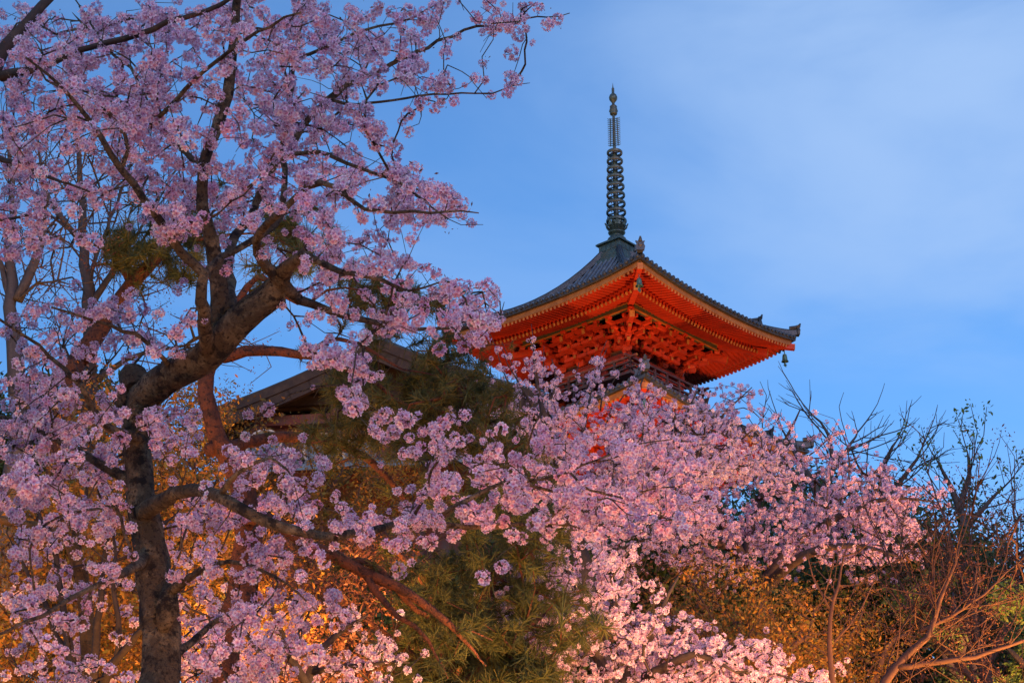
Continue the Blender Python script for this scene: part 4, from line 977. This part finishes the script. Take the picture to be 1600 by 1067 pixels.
spots = [(120, 34, 6.2, 3.0, 'behind the lower left cherry'), (-60, 44, 8.5, 4.2, 'at the far left edge'), (330, 37, 5.5, 3, 'behind the floodlit pine trunk'), (60, 66, 9, 5, 'far behind the left cherry'), (250, 58, 8, 4, 'left of the temple hall roof'),
 (800, 42, 6.5, 3.4, 'below the left end of the pagoda'), (960, 46, 7.2, 3.8, 'in front of the pagoda base'), (1120, 44, 6.2, 3.6, 'below the broad right cherry'), (760, 32, 4.4, 2.8, 'behind the low pine'), (1010, 33, 4.2, 2.8, 'behind the low pale cherry'),
 (1300, 47, 6.4, 3.8, 'beneath the bare trees'), (1610, 54, 5.0, 3.0, 'at the right edge behind the brown twigs'), (1230, 35, 4.2, 2.8, 'behind the amber shrub'), (1640, 90, 12, 5.5, 'far off beyond the right edge twigs'), (1480, 62, 4.0, 3, 'far off under the leafing tree'), (-40, 90, 11, 5.5, 'far off at the left')]
spots = [((px - 800) * y * 1.09 / FPX, y, h, rx, wh) for px, y, h, rx, wh in spots]
for i, (x, y, h, rx, wh) in enumerate(spots): evergreen(LB[i % 2].format(wh), x, y, h, rx, 'green', 100 + i, n=950)
evergreen('bright yellow-green bushy tree at the right edge above the brown twigs', 6.2, 20, 3.75, .8, 'lime_s', 201, 900, 'tree', None, 'broadleaf_tree')
evergreen('small yellow-green tree just under the tip of the broad cherry boughs', 7.1, 28, 4.5, .7, 'lime_s', 202, 500, 'tree', None, 'broadleaf_tree')
# ------------------------------------------------------------------ temple hall, left of centre
hx, hy = P(600, 700, 36)[0], 36.0; hg = 8.3
hall = empty('temple_hall', (hx, hy, hg), R_(-8)); tag(hall, 'dark-roofed temple hall with red gable and round tiles half hidden behind the pines', 'temple hall')
za = P(600, 562, 36)[2] - hg; ze = P(340, 660, 36)[2] - hg; hw = 3.6
m = MB()
for sx in (-1, 1):
    n = 12; prof = []
    for i in range(n + 1):
        t_ = i / n; prof.append((sx * (.0 + hw * t_), za - (za - ze) * (1.25 * t_ - .25 * t_ * t_)))
    for i in range(n):
        (x0, z0), (x1, z1) = prof[i], prof[i + 1]
        V = [[x0, -1.2, z0], [x1, -1.2, z1], [x1, 7, z1], [x0, 7, z0], [x0, -1.2, z0 - .22], [x1, -1.2, z1 - .22], [x1, 7, z1 - .22], [x0, 7, z0 - .22]]
        m.add(V, np.array([[0, 1, 2, 3], [7, 6, 5, 4], [0, 4, 5, 1], [3, 2, 6, 7]]), 1)
    for j in range(28):
        y = -1.05 + j * .3
        m.tube([[p[0], y, p[1] + .03] for p in prof[::2]], [.07] * 7, 6)
rf = m.build('roof', [M['ridge'], M['timber']], hall)
m = MB(); m.tube([[0, -1.4, za + .2], [0, 7, za + .2]], [.2, .2], 10); m.box((0, 2.8, za + .06), (.34, 8.2, .3)); m.build('ridge', M['ridge'], rf)
m = MB()
for sx in (-1, 1):
    for i in range(8):
        f = lambda q: np.array([sx * hw * q, -1.12, za - .36 - (za - ze) * (1.25 * q - .25 * q * q)])
        m.beam(f(i / 8), f((i + 1) / 8 + .01), .1, .26)
m.build('bargeboard', M['timber'], rf)
m = MB(); V = [[-hw * .8, -.5, ze + .2], [hw * .8, -.5, ze + .2], [hw * .35, -.5, ze + (za - ze) * .55], [0, -.5, za - .4], [-hw * .35, -.5, ze + (za - ze) * .55]]
V2 = [[a, b + .2, c] for a, b, c in V]; m.add(V + V2, [np.array([[0, 1, 2, 3, 4]]), np.array([[9, 8, 7, 6, 5]])])
m.beam([-hw * .8, -.56, ze + .35], [hw * .8, -.56, ze + .35], .14, .22)
for x in (-1.6, -.8, 0, .8, 1.6): m.beam([x, -.56, ze + .4], [x, -.56, ze + (za - ze) * (.9 - abs(x) * .22)], .12, .1, up=(0, 1, 0))
m.build('gable', M['timber'], hall)
m = MB(); m.box((0, 3, (ze - .2) / 2), (hw * 1.5, 7, ze - .2)); m.build('wall', M['redold'], hall)
m = MB()
for x in (-2.7, -.9, .9, 2.7): m.lathe([(.16, -.3), (.16, ze + .2)], (x, -.6, 0), 12)
for z in (ze - .9, ze - .1, 1.2): m.beam([-2.9, -.6, z], [2.9, -.6, z], .16, .22)
m.build('pillars', M['redold'], hall)
# lower roof in front with three great round ridge tiles
m = MB(); zl = P(480, 735, 34)[2] - hg
for i in range(26):
    x = -2.9 + i * .23; m.tube([[x, -.7, zl + .7], [x, -1.6, zl + .35], [x, -2.3, zl + .12]], [.07] * 3, 6)
m.add([[-3, -.7, zl + .66], [3, -.7, zl + .66], [3, -2.35, zl + .08], [-3, -2.35, zl + .08], [-3, -.7, zl + .5], [3, -.7, zl + .5], [3, -2.35, zl - .05], [-3, -2.35, zl - .05]], np.array([[0, 3, 2, 1], [4, 5, 6, 7], [3, 7, 6, 2], [0, 4, 7, 3], [1, 2, 6, 5]]))
pr_ = m.build('porch_roof', M['tile'], hall)
for (px_, py_, r_) in ((430, 690, .36), (522, 700, .36), (583, 706, .33)):
    c = P(px_, py_, 34) - [hx, hy, hg]
    m = MB(); ax = np.array([[1, 0, 0], [0, 0, 1], [0, -1, 0.]])
    m.lathe([(.001, -.02), (r_ * .8, -.02), (r_ * .84, .03), (r_, .04), (r_ * 1.02, -.05), (r_ * .98, -1.3)], c, 26, 0, ax)
    rt = m.build('round_tile', M['tile'], pr_, smooth=False)
    m = MB(); m.lathe([(r_ * .9, .03), (r_ * .93, .07), (r_ * 1.04, .06), (r_ * 1.05, -.02)], c, 30, 0, ax); m.build('lit_tile_rim', M['white'], rt)  # pale rim: light catching the tile's edge, put into the colour
# ---- garden lamp glimpsed through the blossom
c = P(894, 922, 27); g = ground(c[0], 27); lp = empty('garden_lamp', (c[0], 27, g)); tag(lp, 'small glowing garden lamp on a post glimpsed through the low pale cherry', 'lamp')
m = MB(); m.tube([[0, 0, -.2], [0, 0, c[2] - g - .1]], [.03, .03], 8); m.build('post', M['housing'], lp)
m = MB(); m.lathe([(.001, -.1), (.09, -.08), (.12, 0), (.09, .09), (.001, .1)], (0, 0, c[2] - g), 14); m.build('lamp_glass', M['lampglass'], lp, smooth=True)
m = MB(); m.lathe([(.14, .08), (.10, .14), (.001, .17)], (0, 0, c[2] - g), 14); m.build('lamp_cap', M['housing'], lp)
# ------------------------------------------------------------------ floodlights of the evening illumination, on the ground
def flood(x, y, tgt, e, ang=70, col=(1, .50, .20), z=.5, r=.25):
    l = bpy.data.lights.new('floodlight', 'SPOT'); l.energy = e; l.color = col; l.spot_size = R_(ang); l.spot_blend = .6; l.shadow_soft_size = r
    o = bpy.data.objects.new('floodlight', l); sc.collection.objects.link(o); o.location = (x, y, ground(x, y) + z)
    o.rotation_euler = (Vector(tgt) - o.location).to_track_quat('-Z', 'Y').to_euler(); return o
flood(-4, 51, (3.5, 68, 30), 14000, 60, (1, .44, .15), z=3)
flood(14.5, 57.5, (6, 68, 30), 12500, 75, (1, .44, .15), z=3)
flood(1.7, 8.6, P(1010, 810, 10.8), 950, 50, (1, .42, .18))
flood(-1.0, 7.6, P(500, 760, 9.5), 330, 80, (1, .42, .18))
flood(-2.6, 6.5, P(250, 350, 9.5), 260, 85, (1, .42, .18))
flood(-.3, 7.6, P(330, 600, 9.6), 110, 45, (1, .55, .28))
flood(9.0, 26.0, P(1290, 850, 29), 4200, 70, (1, .42, .16))
flood(2.6, 15.2, P(1040, 1000, 18), 900, 65, (1, .44, .20))
flood(-2.2, 16.5, P(400, 760, 20), 3600, 100, (1, .46, .12))
flood(-5.0, 13.0, P(110, 950, 16), 1500, 100, (1, .46, .12))
flood(-2.3, 10.8, P(125, 930, 12.8), 420, 50, (1, .46, .12))
flood(5.0, 12.5, P(1480, 960, 18), 1700, 80, (1, .42, .14))
flood(-1.9, 11.0, P(360, 800, 13.5), 220, 80, (1, .42, .14))
flood(7.0, 16.0, P(1230, 1040, 20), 4600, 75, (1, .46, .12))
flood(1.3, 13.0, P(740, 960, 17), 2300, 80, (1, .50, .18))
flood(0.5, 29, P(560, 690, 35), 1800, 80, (1, .46, .16))
